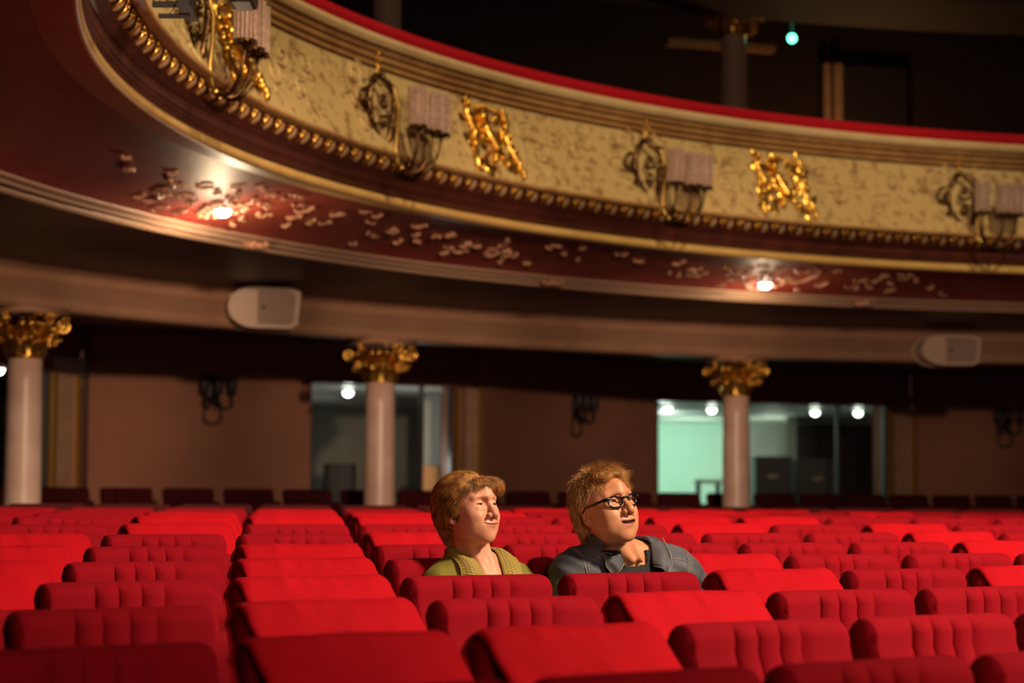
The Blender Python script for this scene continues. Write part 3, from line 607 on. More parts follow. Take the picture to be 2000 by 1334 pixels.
SW, SHT = 0.476, 0.877
def seat_meshes():
    """local frame: x to the right (as seen from the stage), y towards the back, z up; x=0 is the left end, y=0 the back of the top roll"""
    out = {}
    lean = 0.30
    def outline(dep_top, dep_bot, belly):
        """closed side outline (y,z) of the backrest: front is -y"""
        pts = []
        for q in np.linspace(0, 1, 8): pts.append((-lean*0.47*(1-q)-0.0, 0.40+0.43*q))           # back from bottom up
        R = 0.054
        for a in np.linspace(20, 165, 9): pts.append((-0.052+R*math.cos(math.radians(a)), SHT-0.054+R*math.sin(math.radians(a))))
        for q in np.linspace(0, 1, 12):                                                    # front from top down
            z = SHT-0.070-(SHT-0.47)*q; y = -0.102-lean*0.40*q-belly*math.sin(PI*min(1, q*1.15))*0.6-dep_top*math.exp(-((q-.08)/.10)**2)
            pts.append((y, z))
        return pts
    # ribbed backrest
    pts = outline(0.0, 0.0, 0.022); n = len(pts); xs = SW*np.array(sorted(set(np.round(np.concatenate([np.linspace(0, 1, 61), [g+d for g in (.28, .42, .56, .70) for d in (-.006, -.002, 0, .002, .006)]]), 4)))); NXS = len(xs); G = np.zeros((NXS, n, 3))
    gr = [0.0, 0.28, 0.42, 0.56, 0.70, 1.0]
    for i, x in enumerate(xs):
        f = x/SW; e = min(f, 1-f)*SW; edge = 1-min(1, e/0.030); rnd = 0.011*edge**2.2
        ci = max(j for j in range(5) if f >= gr[j]-1e-9); u = (f-gr[ci])/(gr[ci+1]-gr[ci]); wch = (gr[ci+1]-gr[ci])/.135
        puff = (4*u*(1-u))**0.55 if 0 < ci < 4 else ((1-u**7) if ci == 0 else (1-(1-u)**7))
        for j, (y, z) in enumerate(pts):
            front = j >= 14; top = 8 <= j < 17
            cy = -0.055-(SHT-z)*lean; yy = y; zz = z
            if front: yy += 0.019*(1-puff)*min(1, (j-13)/2.5)
            yy += (cy-yy)*rnd*6; zz -= rnd*0.45 if top else 0
            G[i, j] = (x, yy, zz)
    b = MB(); b.grid(G, cv=True); b.f.append([j for j in range(n)]); b.f.append([(NXS-1)*n+j for j in reversed(range(n))]); b.mi += [0, 0]
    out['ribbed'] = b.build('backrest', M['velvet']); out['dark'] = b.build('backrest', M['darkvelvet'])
    # plain backrest (under loose covers)
    pts2 = outline(0.0, 0.0, 0.012); G2 = np.zeros((25, n, 3))
    for i, x in enumerate(np.linspace(0.004, SW-0.004, 25)):
        f = x/SW; e = min(f, 1-f)*SW; rnd = 0.020*(1-min(1, e/0.03))**2
        for j, (y, z) in enumerate(pts2): G2[i, j] = (x, y*0.92-0.004+(-0.06-(SHT-z)*lean-y)*rnd*6, z-0.006-(rnd*.4 if 8 <= j < 17 else 0))
    b = MB(); b.grid(G2, cv=True); b.f.append(list(range(n))); b.f.append([24*n+j for j in reversed(range(n))]); b.mi += [0, 0]
    out['plain'] = b.build('backrest', M['velvet'])
    # loose covers: three differently creased hangs
    for v in range(3):
        r_ = random.Random(40+v); b = MB(); nx = 49; prof = []
        for q in np.linspace(0, 1, 7): prof.append((-0.010-lean*0.30*(1-q)*0.9+0.006, 0.55+0.29*q, 0))
        for a in np.linspace(10, 150, 9): prof.append((-0.052+0.056*math.cos(math.radians(a)), SHT-0.050+0.056*math.sin(math.radians(a)), .2))
        for q in np.linspace(0.03, 1, 22):
            d_ = 0.40*q; prof.append((-0.100-0.98*min(d_, .17)-0.30*max(0, d_-.17), SHT-0.022-d_, q))
        fold = [(-.05+.16*n_+r_.uniform(-.05, .05), r_.uniform(.5, .9), r_.uniform(.006, .013)*(1 if n_ < 4 else .6), r_.uniform(.018, .035)) for n_ in range(4+2*v)]
        G = np.zeros((nx, len(prof), 3))
        for i, x in enumerate(np.linspace(-0.004, SW+0.004, nx)):
            f = i/(nx-1)
            for j, (y, z, q) in enumerate(prof):
                w = 0
                if q > .03:
                    for (c, sl, am, wd) in fold: w += am*math.exp(-((f-c-sl*q)/(wd*(1+1.5*q)))**2)*min(1, q*6)*max(0, 1-q*.6)
                w += 0.003*math.sin(f*23+v)*(q > 0)
                z2 = z-0.0015*math.sin(f*9+v*2)-0.012*max(0, 1-min(f, 1-f)/.05)**2*(0 if q == 0 else 1)
                G[i, j] = (x, y-w, z2)
        b.grid(G); o = b.build('loose_cover', M['cover']); md = o.modifiers.new('thickness', 'SOLIDIFY'); md.thickness = 0.004; md.offset = 1
        out['cover%d' % v] = o
    # tip-up seat cushion (folded) and its frame, pedestal
    b = MB(); G = np.zeros((13, 14, 3)); pr = []
    for a in np.linspace(0, 2*PI, 14, endpoint=False): pr.append((math.copysign(abs(math.cos(a))**.45, math.cos(a))*.055, math.copysign(abs(math.sin(a))**.45, math.sin(a))*.215))
    for i, x in enumerate(np.linspace(0.02, SW-0.02, 13)):
        e = min(x-.02, SW-.02-x); k = 1-0.25*(1-min(1, e/.04))**2
        for j, (u, w) in enumerate(pr): yy = -0.335+u*k-w*k*0.20; zz = 0.545+w*k; G[i, j] = (x, yy, zz)
    b.grid(G, cv=True); b.f.append(list(range(14))); b.f.append([12*14+j for j in reversed(range(14))]); b.mi += [0, 0]
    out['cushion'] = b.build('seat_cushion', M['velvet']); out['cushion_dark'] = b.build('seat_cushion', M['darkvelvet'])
    b = MB(); G[:, :, :] = 0
    for i, x in enumerate(np.linspace(0.02, SW-0.02, 13)):
        e = min(x-.02, SW-.02-x); k = 1-0.25*(1-min(1, e/.04))**2
        for j, (u, w) in enumerate(pr): G[i, j] = (x, -0.36-w*k*1.05, 0.335+u*k)
    b.grid(G, cv=True, flip=True); b.f.append(list(range(14))); b.f.append([12*14+j for j in reversed(range(14))]); b.mi += [0, 0]
    out['cushion_down'] = b.build('seat_cushion', M['velvet'])
    b = MB(); b.box((SW/2, -0.145, 0.45), (SW-.03, .035, .16)); b.box((SW/2, -0.20, 0.36), (SW-.02, .06, .05)); out['shell'] = b.build('seat_frame', M['shell'], smooth=False)
    for s_, x in (('a', 0.03), ('b', SW-0.03)):
        b = MB(); b.tube([(x, -0.20, 0.36), (x, -0.21, 0.06)], 0.022, 8); b.box((x, -0.20, 0.012), (.05, .26, .024)); out['leg'+s_] = b.build('leg', M['seatmetal'], smooth=False)
    return out
SM = seat_meshes()
for o in list(SM.values()): COL.objects.unlink(o)
SMOOTH = {(-2, 0), (-2, 1), (-1, 1), (-1, 3), (0, 1), (0, 4), (0, 6), (0, -1), (1, -1), (1, 1), (1, 4), (2, -1), (2, 1), (2, 7), (3, -1), (3, 2), (3, 7),
          (4, 0), (4, 5), (4, 7), (5, 0), (5, 1), (5, 2), (5, 5), (5, 6), (6, 0), (6, 1), (6, 2), (6, 5), (7, 1), (7, 5), (7, 6), (7, 8), (8, 4), (8, 5), (8, 6), (8, 7), (6, 3), (7, 3)}
OCC = {(1, 2), (1, 3)}
def put_seat(loc, rz, kind, occupied, label, group):
    e = empty('theatre_seat', loc, rz); tag(e, label, 'seat', group)
    L = ['shell', 'lega', 'legb', 'cushion_down' if occupied else 'cushion']
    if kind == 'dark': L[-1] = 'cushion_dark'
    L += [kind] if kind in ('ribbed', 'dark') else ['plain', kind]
    for k in L: c = SM[k].copy(); COL.objects.link(c); c.parent = e
    return e
ROWNAME = {-4: 'the row nearest the camera', -3: 'the third row in front of the couple', -2: 'two rows in front of the row before the couple', -1: 'second row in front of the couple', 0: 'row directly in front of the couple',
           1: "the couple's own row", 2: 'row right behind the couple'}
ROWNAME = {-4: 'fifth row in front of the couple', -3: 'fourth row in front of the couple', -2: 'third row in front of the couple', -1: 'second row in front of the couple', 0: 'row directly in front of the couple',
           1: "the couple's own row", 2: 'row right behind the couple', 3: 'second row behind the couple', 4: 'third row behind the couple', 5: 'fourth row behind the couple', 6: 'fifth row behind the couple',
           7: 'sixth row behind the couple', 8: 'seventh row behind the couple', 9: 'eighth row behind the couple', 10: 'ninth row behind the couple', 11: 'tenth row behind the couple'}
ORD = ['leftmost', 'second', 'third', 'fourth', 'fifth', 'sixth', 'seventh', 'eighth', 'ninth', 'tenth', 'eleventh', 'twelfth', 'thirteenth', 'fourteenth', 'fifteenth', 'sixteenth', 'seventeenth', 'eighteenth', 'nineteenth', 'twentieth', 'twenty-first', 'twenty-second']
SEATS = {}
for k in range(-3, 11):
    row = []
    for i in range(-14, 26):
        p, h = seatpose(k, i); 
        if p[1] < 2.5: continue
        z = frow(k); q = np.array([p[0]+SW*math.cos(h), p[1]+SW*math.sin(h)])
        x0 = toimg((p[0], p[1], z+SHT)); x1 = toimg((q[0], q[1], z+SHT))
        if x1[0] < 4 or x0[0] > 1992 or min(x0[1], x1[1]) > 1330: continue
        if math.hypot((p[0]+q[0])/2-CX, (p[1]+q[1])/2-CY) > 11.25: continue
        row.append((i, p, h, z))
    for n, (i, p, h, z) in enumerate(row):
        smooth_ = (k, i) in SMOOTH; kind = 'cover%d' % ((i*7+k*3) % 3) if smooth_ else ('ribbed' if k < 9 else 'dark')  # last two rows: balcony shade put into the velvet colour
        pos = ORD[n] if n == 0 else ORD[n]+' from left'
        lb = ('loose-covered red seat, ' if smooth_ else ('ribbed red seat, ' if k < 9 else 'red seat in shade-darkened velvet, '))+pos+', '+ROWNAME[k]
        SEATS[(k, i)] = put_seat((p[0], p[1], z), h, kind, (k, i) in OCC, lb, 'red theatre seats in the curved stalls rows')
# dark seats on the dais behind the columns
A0 = pix(-60, 950, 19.4); B0 = pix(2080, 950, 25.2); dv_ = Vector((B0.x-A0.x, B0.y-A0.y, 0)); LL = dv_.length; dv_.normalize(); hh = math.atan2(dv_.y, dv_.x)
n_ = int(LL/0.60)
for n in range(n_):
    p = Vector((A0.x, A0.y, 0))+dv_*(n*0.60)
    if math.hypot(p.x-CX, p.y-CY) < 12.75: continue
    side = 'dark maroon seat on the rear dais, '+(('%s from left' % ORD[n]) if n < len(ORD) else 'far right end')
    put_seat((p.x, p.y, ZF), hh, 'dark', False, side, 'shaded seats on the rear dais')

# ------------------------------------------------------------------ crystal wall lights on the balcony front
def sconce_parts():
    P = {}
    # local: x along the front to the right, y into the wall (negative = towards the hall), z up
    b = MB()
    loop = [(0.0, -.03, .215), (-.045, -.04, .19), (-.10, -.05, .13), (-.125, -.05, .05), (-.115, -.05, -.04), (-.085, -.05, -.12), (-.03, -.05, -.19), (.04, -.06, -.235), (.085, -.07, -.20), (.10, -.08, -.12), (.115, -.09, -.03), (.12, -.09, .06), (.10, -.08, .13), (.06, -.06, .18)]
    def smooth(Q, n=4):
        Q = np.array(Q); out = []
        for i in range(len(Q)):
            p0, p1, p2, p3 = Q[i-1], Q[i], Q[(i+1) % len(Q)], Q[(i+2) % len(Q)]
            for t in np.arange(n)/n: out.append(.5*((2*p1)+(-p0+p2)*t+(2*p0-5*p1+4*p2-p3)*t*t+(-p0+3*p1-3*p2+p3)*t**3))
        return np.array(out)
    L = smooth(loop); r = 0.0165+0.008*np.sin(np.linspace(0, 6*PI, len(L)))**2
    b.tube(L, r, 8, closed=True)
    rs_ = random.Random(2)
    for k in range(0, len(L), 3):       # leafy barbs on the loop
        p = L[k]; b.ball(p+np.array([rs_.uniform(-.012, .012), -.01, rs_.uniform(-.012, .012)]), (0.020, 0.014, 0.024), 7, 5)
    def curl(c, r0, turns, a0, hand, y, rad):
        Q = []
        for q in np.linspace(0, 1, int(9*turns)+5): a = a0+hand*turns*2*PI*q; rr = r0*(1-q)**.9+.004; Q.append((c[0]+rr*math.cos(a), y-.01*q, c[1]+rr*math.sin(a)))
        b.tube(Q, np.linspace(rad, rad*.6, len(Q)), 7); b.ball(Q[-1], rad*1.4, 8, 6)
    curl((-.155, .02), .075, 1.3, PI/2, 1, -.04, .015); curl((-.13, -.13), .05, 1.2, PI, 1, -.05, .013)
    curl((0.01, .05), .055, 1.1, -.5, -1, -.07, .013); curl((.02, -.10), .045, 1.2, 1.0, 1, -.07, .012)
    curl((.13, .14), .04, 1.2, PI, -1, -.06, .009); curl((-.06, -.25), .045, 1.2, 0.5, -1, -.05, .010)
    P['frame'] = b
    b = MB(); b.tube([(0, -.03, .20), (-.006, -.035, .26), (.004, -.035, .31)], [.012, .009, .006], 8)
    for (x, z, r_) in ((.004, .36, .013), (-.018, .325, .011), (.020, .32, .010), (-.024, .28, .011), (.016, .27, .009)): b.ball((x, -.04, z), r_, 10, 7)
    P['finial'] = b
    b = MB(); b.tube([(.06, -.06, .19), (.11, -.10, .13), (.13, -.12, .02), (.12, -.12, -.12), (.11, -.11, -.25), (.13, -.12, -.35), (.17, -.14, -.405)], [.008, .013, .014, .013, .012, .012, .010], 9)
    b.tube([(.04, -.07, -.235), (.09, -.09, -.30), (.15, -.12, -.36), (.19, -.15, -.40)], [.012, .016, .018, .014], 8)
    b.ball((.16, -.13, -.385), (.026, .026, .022), 10, 7)
    P['stem'] = b
    P['arms'] = []
    for i, (u, n) in enumerate(((.04, .32), (.25, .31), (.38, .30))):
        b = MB(); J = np.array([.16, -.13, -.385]); E_ = np.array([u, -n, -.165]); Q = []
        for q in np.linspace(0, 1, 12):
            p = J*(1-q)+E_*q; p[2] = J[2]*(1-q)+E_[2]*q; h = q**2.2
            x = J[0]+(E_[0]-J[0])*(1-(1-q)**1.7); y = J[1]+(E_[1]-J[1])*(1-(1-q)**1.6); z = J[2]-.030*math.sin(min(1, q*1.6)*PI)*1.0+(E_[2]-J[2])*q**3
            Q.append((x, y, z))
        b.tube(Q, [.012]*4+[.011]*5+[.008, .008, .010], 8)
        for q in (3, 5, 8): p = Q[q]; b.ball((p[0], p[1]-.004, p[2]+.016), (.012, .010, .014), 7, 5)
        pan_ = MB(); pan_.lathe([(0.0, -.012), (.02, -.010), (.052, .0), (.060, .012), (.060, .020), (.050, .014), (.0, .008)], (E_[0], E_[1], E_[2]+.012), 20)
        for k in range(12): a = k*PI/6; pan_.ball((E_[0]+.060*math.cos(a), E_[1]+.060*math.sin(a), E_[2]+.014), .008, 6, 4)
        sh = MB(); rs2 = random.Random(i)
        for k in range(16):
            a = 2*PI*k/16
            for j in range(15):
                sh.ball((E_[0]+.060*math.cos(a), E_[1]+.060*math.sin(a), E_[2]+.040+j*.0172), (.0088, .0088, .0084), 6, 4)
        P['arms'].append((b, pan_, sh))
        core = MB(); core.lathe([(.0, .0), (.046, .0), (.046, .235), (.0, .235)], (E_[0], E_[1], E_[2]+.03), 18); P['arms'][-1] += (core,)
    return P
SP = sconce_parts()
M['coreg'] = mat('frosted_inner_shade', (0.42, 0.29, 0.24), 0.5)
me_ = dict(frame=SP['frame'].build('frame', M['bronze']), finial=SP['finial'].build('finial', M['gold']), stem=SP['stem'].build('stem', M['stemg']))
arms_ = [(a.build('arm', M['bronze']), p.build('drip_pan', M['bronze']), s_.build('crystal_shade', M['crystal']), c_.build('inner_shade', M['coreg'])) for a, p, s_, c_ in SP['arms']]
for o in list(me_.values())+[x for a in arms_ for x in a]: COL.objects.unlink(o)
def cp(o, parent): c = o.copy(); COL.objects.link(c); c.parent = parent; return c
def put_sconce(p, hd, label, group, dark=False, scale=1.0):
    e = empty('wall_light', p, hd); tag(e, label, 'wall lamp', group); e.scale = (scale,)*3
    for k in me_: cp(me_[k], e)
    for (a, p_, s_, c_) in arms_:
        A = cp(a, e); cp(p_, A); S_ = cp(s_, A); cp(c_, A)
    return e
SLB = ['bronze wall light with crystal bead shades cut by the top picture edge', 'bronze wall light with crystal bead shades, the second from left on the balcony front',
       'bronze wall light with crystal bead shades, the third from left on the balcony front', 'bronze wall light with three separate crystal shades near the right picture edge']
for t, lb in zip(sconce_t, SLB):
    p, du, dv, n = panframe(t, 0.5); put_sconce(p.tolist(), math.atan2(du[1], du[0]), lb, 'crystal wall lights on the balcony front')
# unlit wall lights on the shadowed rear wall
for (x, y, a, b_, lb) in ((412, 770, 175, 608, 'dark unlit wall light on the rear wall between the left and middle columns'), (1120, 800, 945, 1283, 'dark unlit wall light on the rear wall above and behind the man'),
                      (1960, 826, 1790, 2180, 'dark unlit wall light on the rear wall at the right picture edge')):
    A, B = nod[a], nod[b_]; d = (B-A).normalized(); best = min(np.linspace(0, 1, 800), key=lambda q: abs(toimg((A.x+(B.x-A.x)*q, A.y+(B.y-A.y)*q, CAMZ+1))[0]-x))
    P_ = A+(B-A)*best; P_.z = pix(x, y, P_.y).z; e = empty('dark_wall_light', P_[:], math.atan2(d.y, d.x)); tag(e, lb, 'wall lamp', 'unlit wall lights on the rear wall')
    b = MB(); b.lathe([(0, -.02), (.06, -.02), (.075, 0), (.06, .02), (0, .02)], n=16); o = b.build('backplate', M['black'], e); o.rotation_euler.x = PI/2; o.location = (0, -.03, .05); o.scale = (1, 2.2, 1)
    for u in (-.16, 0, .16):
        b = MB(); b.tube([(0, -.06, .02), (u*.5, -.14, -.16), (u, -.20, -.14), (u, -.20, -.02)], .012, 7); A_ = b.build('arm', M['black'], e)
        b = MB(); b.lathe([(.02, -.02), (.05, 0), (.055, .17), (.04, .19)], (u, -.20, 0), 14); b.build('shade', M['dark'], A_)
    b = MB(); b.tube([(-.10, -.05, -.25), (-.09, -.05, -.30), (.0, -.05, -.33), (.09, -.05, -.30), (.10, -.05, -.25), (.07, -.05, -.05), (-.07, -.05, -.05)], .014, 7, closed=True); b.build('frame', M['black'], e)

# stage spotlights clamped to the balcony front, cut by the top edge of the picture
def spot_at(x0, x1, y1, Y, lb, frame=True):
    A, B = pix(x0, y1, Y), pix(x1, y1, Y); w = B.x-A.x; e = empty('stage_spotlight', (A.x, A.y, A.z)); tag(e, lb, 'stage light', 'stage spotlights on the balcony front')
    s = w/80.0
    def X(x): return (x-x0)*w/(x1-x0)
    def Z(y): return (y1-y)*w/(x1-x0)
    if frame:
        b = MB(); b.box((X(326), 0, Z(8)), (X(354)-X(297), .03, 10*s)); b.box((X(340), 0, Z(31)), (X(372)-X(312), .03, 7*s)); b.build('barn_door_frame', M['black'], e, smooth=False)
        b = MB(); V = []
        pr = [(352, -40), (372, -40), (372, 12), (381, 24), (380, 30), (356, 30), (346, 12), (352, 8)]
        n = len(pr); V = [(X(x), -.05, Z(y)) for x, y in pr]+[(X(x), .12, Z(y)) for x, y in pr]
        b.add(V, [tuple(range(n)), tuple(range(2*n-1, n-1, -1))]+[(i, (i+1) % n, (i+1) % n+n, i+n) for i in range(n)]); b.build('lamp_body', M['black'], e, smooth=False)
        b = MB(); b.tube([(X(341), 0, Z(12)), (X(336), 0, Z(20)), (X(329), 0, Z(28))], .9*s, 6); b.build('strut', M['black'], e)
        b = MB()
        for (xa, ya, xb, yb) in ((301, 4, 301, -14), (313, 4, 313, -14), (313, -14, 301, 2), (344, 4, 344, -14), (335, 4, 344, -5)): b.tube([(X(xa), -.02, Z(ya)), (X(xb), -.02, Z(yb))], 1.1*s, 6)
        b.tube([(X(328)+8*s*math.cos(a), -.02, Z(-6)+9*s*math.sin(a)) for a in np.linspace(0, 2*PI, 14, endpoint=False)], 1.1*s, 6, closed=True)
        b.build('cut_out_letters', M['black'], e)
    else:
        b = MB(); b.box((w/2, .05, .10), (w, .22, .20)); o = b.build('lamp_body', M['black'], e, smooth=False); bv = o.modifiers.new('bevel', 'BEVEL'); bv.width = .02; bv.segments = 2
    b = MB(); b.tube([(w*.6, .05, .15), (w*.6, .12, .45), (w*.6, .30, .60)], .015, 8); b.build('clamp_arm', M['black'], e)
spot_at(297, 377, 33, 9.0, 'black stage light with cut-out letters at the top left of the balcony front')
spot_at(447, 497, 7, 10.0, 'black stage light body just above the nearest crystal wall light', False)

# ------------------------------------------------------------------ the seated couple: bodies are grown from signed distance fields
def surface_nets(fn, lo, hi, h):
    lo = np.array(lo, float); hi = np.array(hi, float); n = np.ceil((hi-lo)/h).astype(int)+1
    ax = [lo[i]+h*np.arange(n[i]) for i in range(3)]
    D = np.empty(n, np.float32)
    Yg, Zg = np.meshgrid(ax[1], ax[2], indexing='ij')
    for i0 in range(0, n[0], 8):
        xs = ax[0][i0:i0+8]; P = np.empty((len(xs), n[1], n[2], 3), np.float32)
        P[..., 0] = xs[:, None, None]; P[..., 1] = Yg; P[..., 2] = Zg
        D[i0:i0+8] = fn(P.reshape(-1, 3)).reshape(len(xs), n[1], n[2])
    S_ = D < 0
    c = np.zeros(n-1, np.int8)
    for a in (0, 1):
        for b in (0, 1):
            for d in (0, 1): c += S_[a:n[0]-1+a, b:n[1]-1+b, d:n[2]-1+d]
    act = (c > 0) & (c < 8); idx = -np.ones(n-1, np.int64); ijk = np.argwhere(act); idx[act] = np.arange(len(ijk))
    acc = np.zeros((len(ijk), 3)); cnt = np.zeros(len(ijk)); I, J, K = ijk.T
    for ax_ in range(3):
        o1, o2 = [x for x in range(3) if x != ax_]
        for a in (0, 1):
            for b in (0, 1):
                off = [0, 0, 0]; off[o1] = a; off[o2] = b; e = list(off); e[ax_] = 1
                d0 = D[I+off[0], J+off[1], K+off[2]]; d1 = D[I+e[0], J+e[1], K+e[2]]; m = (d0 < 0) != (d1 < 0)
                t = np.where(m, d0/(d0-d1+1e-20), 0); p = np.zeros((len(ijk), 3)); p[:, 0] = off[0]; p[:, 1] = off[1]; p[:, 2] = off[2]; p[:, ax_] = t
                acc += p*m[:, None]; cnt += m
    V = lo+(ijk+acc/cnt[:, None])*h; F = []
    for ax_ in range(3):
        o1, o2 = [(1, 2), (2, 0), (0, 1)][ax_]
        sl0 = [slice(None)]*3; sl1 = [slice(None)]*3; sl0[ax_] = slice(0, -1); sl1[ax_] = slice(1, None)
        A, B = S_[tuple(sl0)], S_[tuple(sl1)]
        e = np.argwhere(A != B); ok = (e[:, o1] > 0) & (e[:, o2] > 0) & (e[:, o1] < n[o1]-1) & (e[:, o2] < n[o2]-1); e = e[ok]
        def g(da, db): q = e.copy(); q[:, o1] -= da; q[:, o2] -= db; return idx[q[:, 0], q[:, 1], q[:, 2]]
        q = np.stack([g(0, 0), g(1, 0), g(1, 1), g(0, 1)], 1); fl_ = ~A[e[:, 0], e[:, 1], e[:, 2]]; q[fl_] = q[fl_][:, ::-1]; F.append(q)
    F = np.concatenate(F); F = F[(F >= 0).all(1)]
    return V, F
def np_mesh(name, V, F, m, parent=None):
    me = bpy.data.meshes.new(name); me.vertices.add(len(V)); me.vertices.foreach_set('co', np.asarray(V, np.float32).ravel())
    k = F.shape[1]; me.loops.add(F.size); me.loops.foreach_set('vertex_index', F.ravel().astype(np.int32)); me.polygons.add(len(F))
    me.polygons.foreach_set('loop_start', np.arange(0, F.size, k, dtype=np.int32)); me.polygons.foreach_set('loop_total', np.full(len(F), k, np.int32))
    me.update(calc_edges=True); me.validate(); return link(name, me, m, parent)
A_ = lambda *a: np.array(a, np.float32)
def rotz(a): c, s = math.cos(a), math.sin(a); return np.array([[c, -s, 0], [s, c, 0], [0, 0, 1]])
def rotx(a): c, s = math.cos(a), math.sin(a); return np.array([[1, 0, 0], [0, c, -s], [0, s, c]])
def roty(a): c, s = math.cos(a), math.sin(a); return np.array([[c, 0, s], [0, 1, 0], [-s, 0, c]])
def ell(P, c, r, R=None):
    q = P-A_(*c); 
    if R is not None: q = q@np.asarray(R, np.float32)
    r = A_(*r); k = np.sqrt(((q/r)**2).sum(-1)); k2 = np.sqrt(((q/(r*r))**2).sum(-1))+1e-9; return k*(k-1)/k2
def cap(P, a, b, ra, rb=None, sx=None):
    rb = ra if rb is None else rb; a = A_(*a); b = A_(*b)
    q = P-a; d = b-a; h = np.clip((q@d)/(d@d), 0, 1); w = q-h[:, None]*d
    if sx is not None: w = w/A_(*sx)
    return np.sqrt((w*w).sum(-1))-(ra+(rb-ra)*h)
def su(a, b, k): h = np.maximum(k-np.abs(a-b), 0)/k; return np.minimum(a, b)-h*h*k*.25
def ss(a, b, k): return -su(-a, b, k)          # a minus b
def chain(P, pts, rs, k=0.01, sx=None):
    d = None
    for i in range(len(pts)-1):
        e = cap(P, pts[i], pts[i+1], rs[i], rs[i+1], sx); d = e if d is None else su(d, e, k)
    return d

def head_sdf(P, c):
    """face looks along -y, z up, origin between the ears; c = character settings"""
    P = P.copy(); lf = c.get('lf', 1.14); P[:, 2] = np.where(P[:, 2] < 0, P[:, 2]/lf, P[:, 2])
    X = P.copy(); X[:, 0] = np.abs(X[:, 0])
    fw = c.get('fw', 1.0); jw = c.get('jw', 1.0)
    d = ell(P, (0, .014, .030), (.077, .098, .078))
    d = su(d, ell(P, (0, -.012, -.005), (.070*fw, .080, .095)), .03)
    d = su(d, ell(X, (.024, -.030, -.062), (.040*jw, .056, .040)), .03)
    d = su(d, ell(P, (0, -.070, -.092), (.024*jw, .020, .018)), .026)
    d = su(d, ell(X, (.042*fw, -.058, -.028), (.020, .022, .022)), .028)           # cheeks
    d = su(d, cap(X, (.006, -.088, .024), (.046, -.070, .024), .0085, .007), .016)  # brow
    d = su(d, cap(P, (0, -.080, .050), (0, -.086, .028), .014, .010), .03)
    # sockets
    d = ss(d, ell(X, (.031, -.094, .006), (.020, .0165, .0125)), .012)
    # nose
    nl = c.get('nose', .0)
    d = su(d, cap(P, (0, -.088, .012), (0, -.108-nl, -.026), .0075, .0095), .010)
    d = su(d, ell(P, (0, -.110-nl, -.031), (.0118, .0112, .0108)), .008)
    d = su(d, ell(X, (.0138, -.099-nl*.6, -.034), (.0082, .0105, .0085)), .005)
    d = ss(d, ell(X, (.0070, -.106-nl*.7, -.0440), (.0042, .0058, .0050)), .003)
    # lids
    lx, ly, lz = .0315, -.0722, .0025
    lid = ell(X, (lx, ly, lz), (.0158, .0140, .0140)); slit = ell(X, (lx, ly-.0135, lz-.0010), (c.get('eyew', .0125), .013, c.get('eye', .0038)))
    d = su(d, ss(lid, slit, .0015), .004)
    if c.get('cheek'): d = su(d, ell(X, (.037, -.074, -.034), (.015, .015, .013)), .012)
    if c.get('bags'): d = su(d, ell(X, (.033, -.082, -.013), (.013, .006, .0045)), .008)
    # muzzle and mouth
    d = su(d, ell(P, (0, -.0785, -.060), (.029, .0155, .021)), .022)
    sm = c.get('smile', .004)
    mo = c.get('open', 0.0)
    w = c.get('mouthw', .024)
    ax_ = X[:, 0]; cz = c.get('mz', -.0600)+sm*(ax_/w)**2
    yc = -.0945+c.get('curve', 16.5)*(ax_**2)
    # lips as height-dependent ridges
    up = np.sqrt(((X[:, 1]-yc)/.0052)**2+((P[:, 2]-cz-.0035-mo*.35)/.0040)**2+(ax_/w)**4)-1
    lo = np.sqrt(((X[:, 1]-yc-.001)/.0060)**2+((P[:, 2]-cz+.0045+mo*.65)/.0048)**2+(ax_/(w*.88))**4)-1
    d = su(d, up*.0022, .006); d = su(d, lo*.0028, .006)
    gap = np.sqrt(((X[:, 1]-yc+.006)/.012)**2+((P[:, 2]-cz+mo*.15)/(.0010+mo*.55))**2+(ax_/(w*(.98 if mo < .002 else .86)))**4)-1
    d = ss(d, gap*(.0010+mo*.5), .0012)
    # smile folds
    fd = c.get('fold', .0022)
    f = chain(X, [(.017, -.101, -.034), (.0265, -.090, -.046), (.0315, -.080, -.060), (.0305, -.078, -.070)], [fd*.8, fd*1.15, fd*1.2, fd*.7], .002)
    d = ss(d, f, .0035)
    if c.get('crease'): 
        d = ss(d, cap(P, (.004, -.097, .030), (.003, -.095, .044), .0012, .0008), .004); d = ss(d, cap(P, (-.005, -.097, .030), (-.005, -.095, .040), .0012, .0008), .004)
        for z_ in (.055, .066): d = ss(d, cap(X, (0, -.089, z_), (.03, -.080, z_+.002), .0008, .0006), .003)
    for s_ in (-1, 1):                                           # crow's feet
        for k in range(3): d = ss(d, cap(P, (s_*.048, -.062, .004-k*.004), (s_*.056, -.052, .008-k*.008), .0008, .0004), .003)
    # ears
    R = rotz(0.32)@roty(0.0)
    e = ell(X, (.081, .014, -.016), (.0070, .0180, .0290), rotz(.35)); e = ss(e, ell(X, (.0855, .007, -.011), (.0060, .0105, .018), rotz(.35)), .004); e = su(e, ell(X, (.082, .012, -.010), (.003, .004, .016), rotz(.35)), .004)
    e = su(e, ell(X, (.0765, .002, -.018), (.005, .004, .006)), .004); e = su(e, ell(X, (.076, .006, -.040), (.0055, .008, .009)), .006)
    d = su(d, e, .006)
    return d

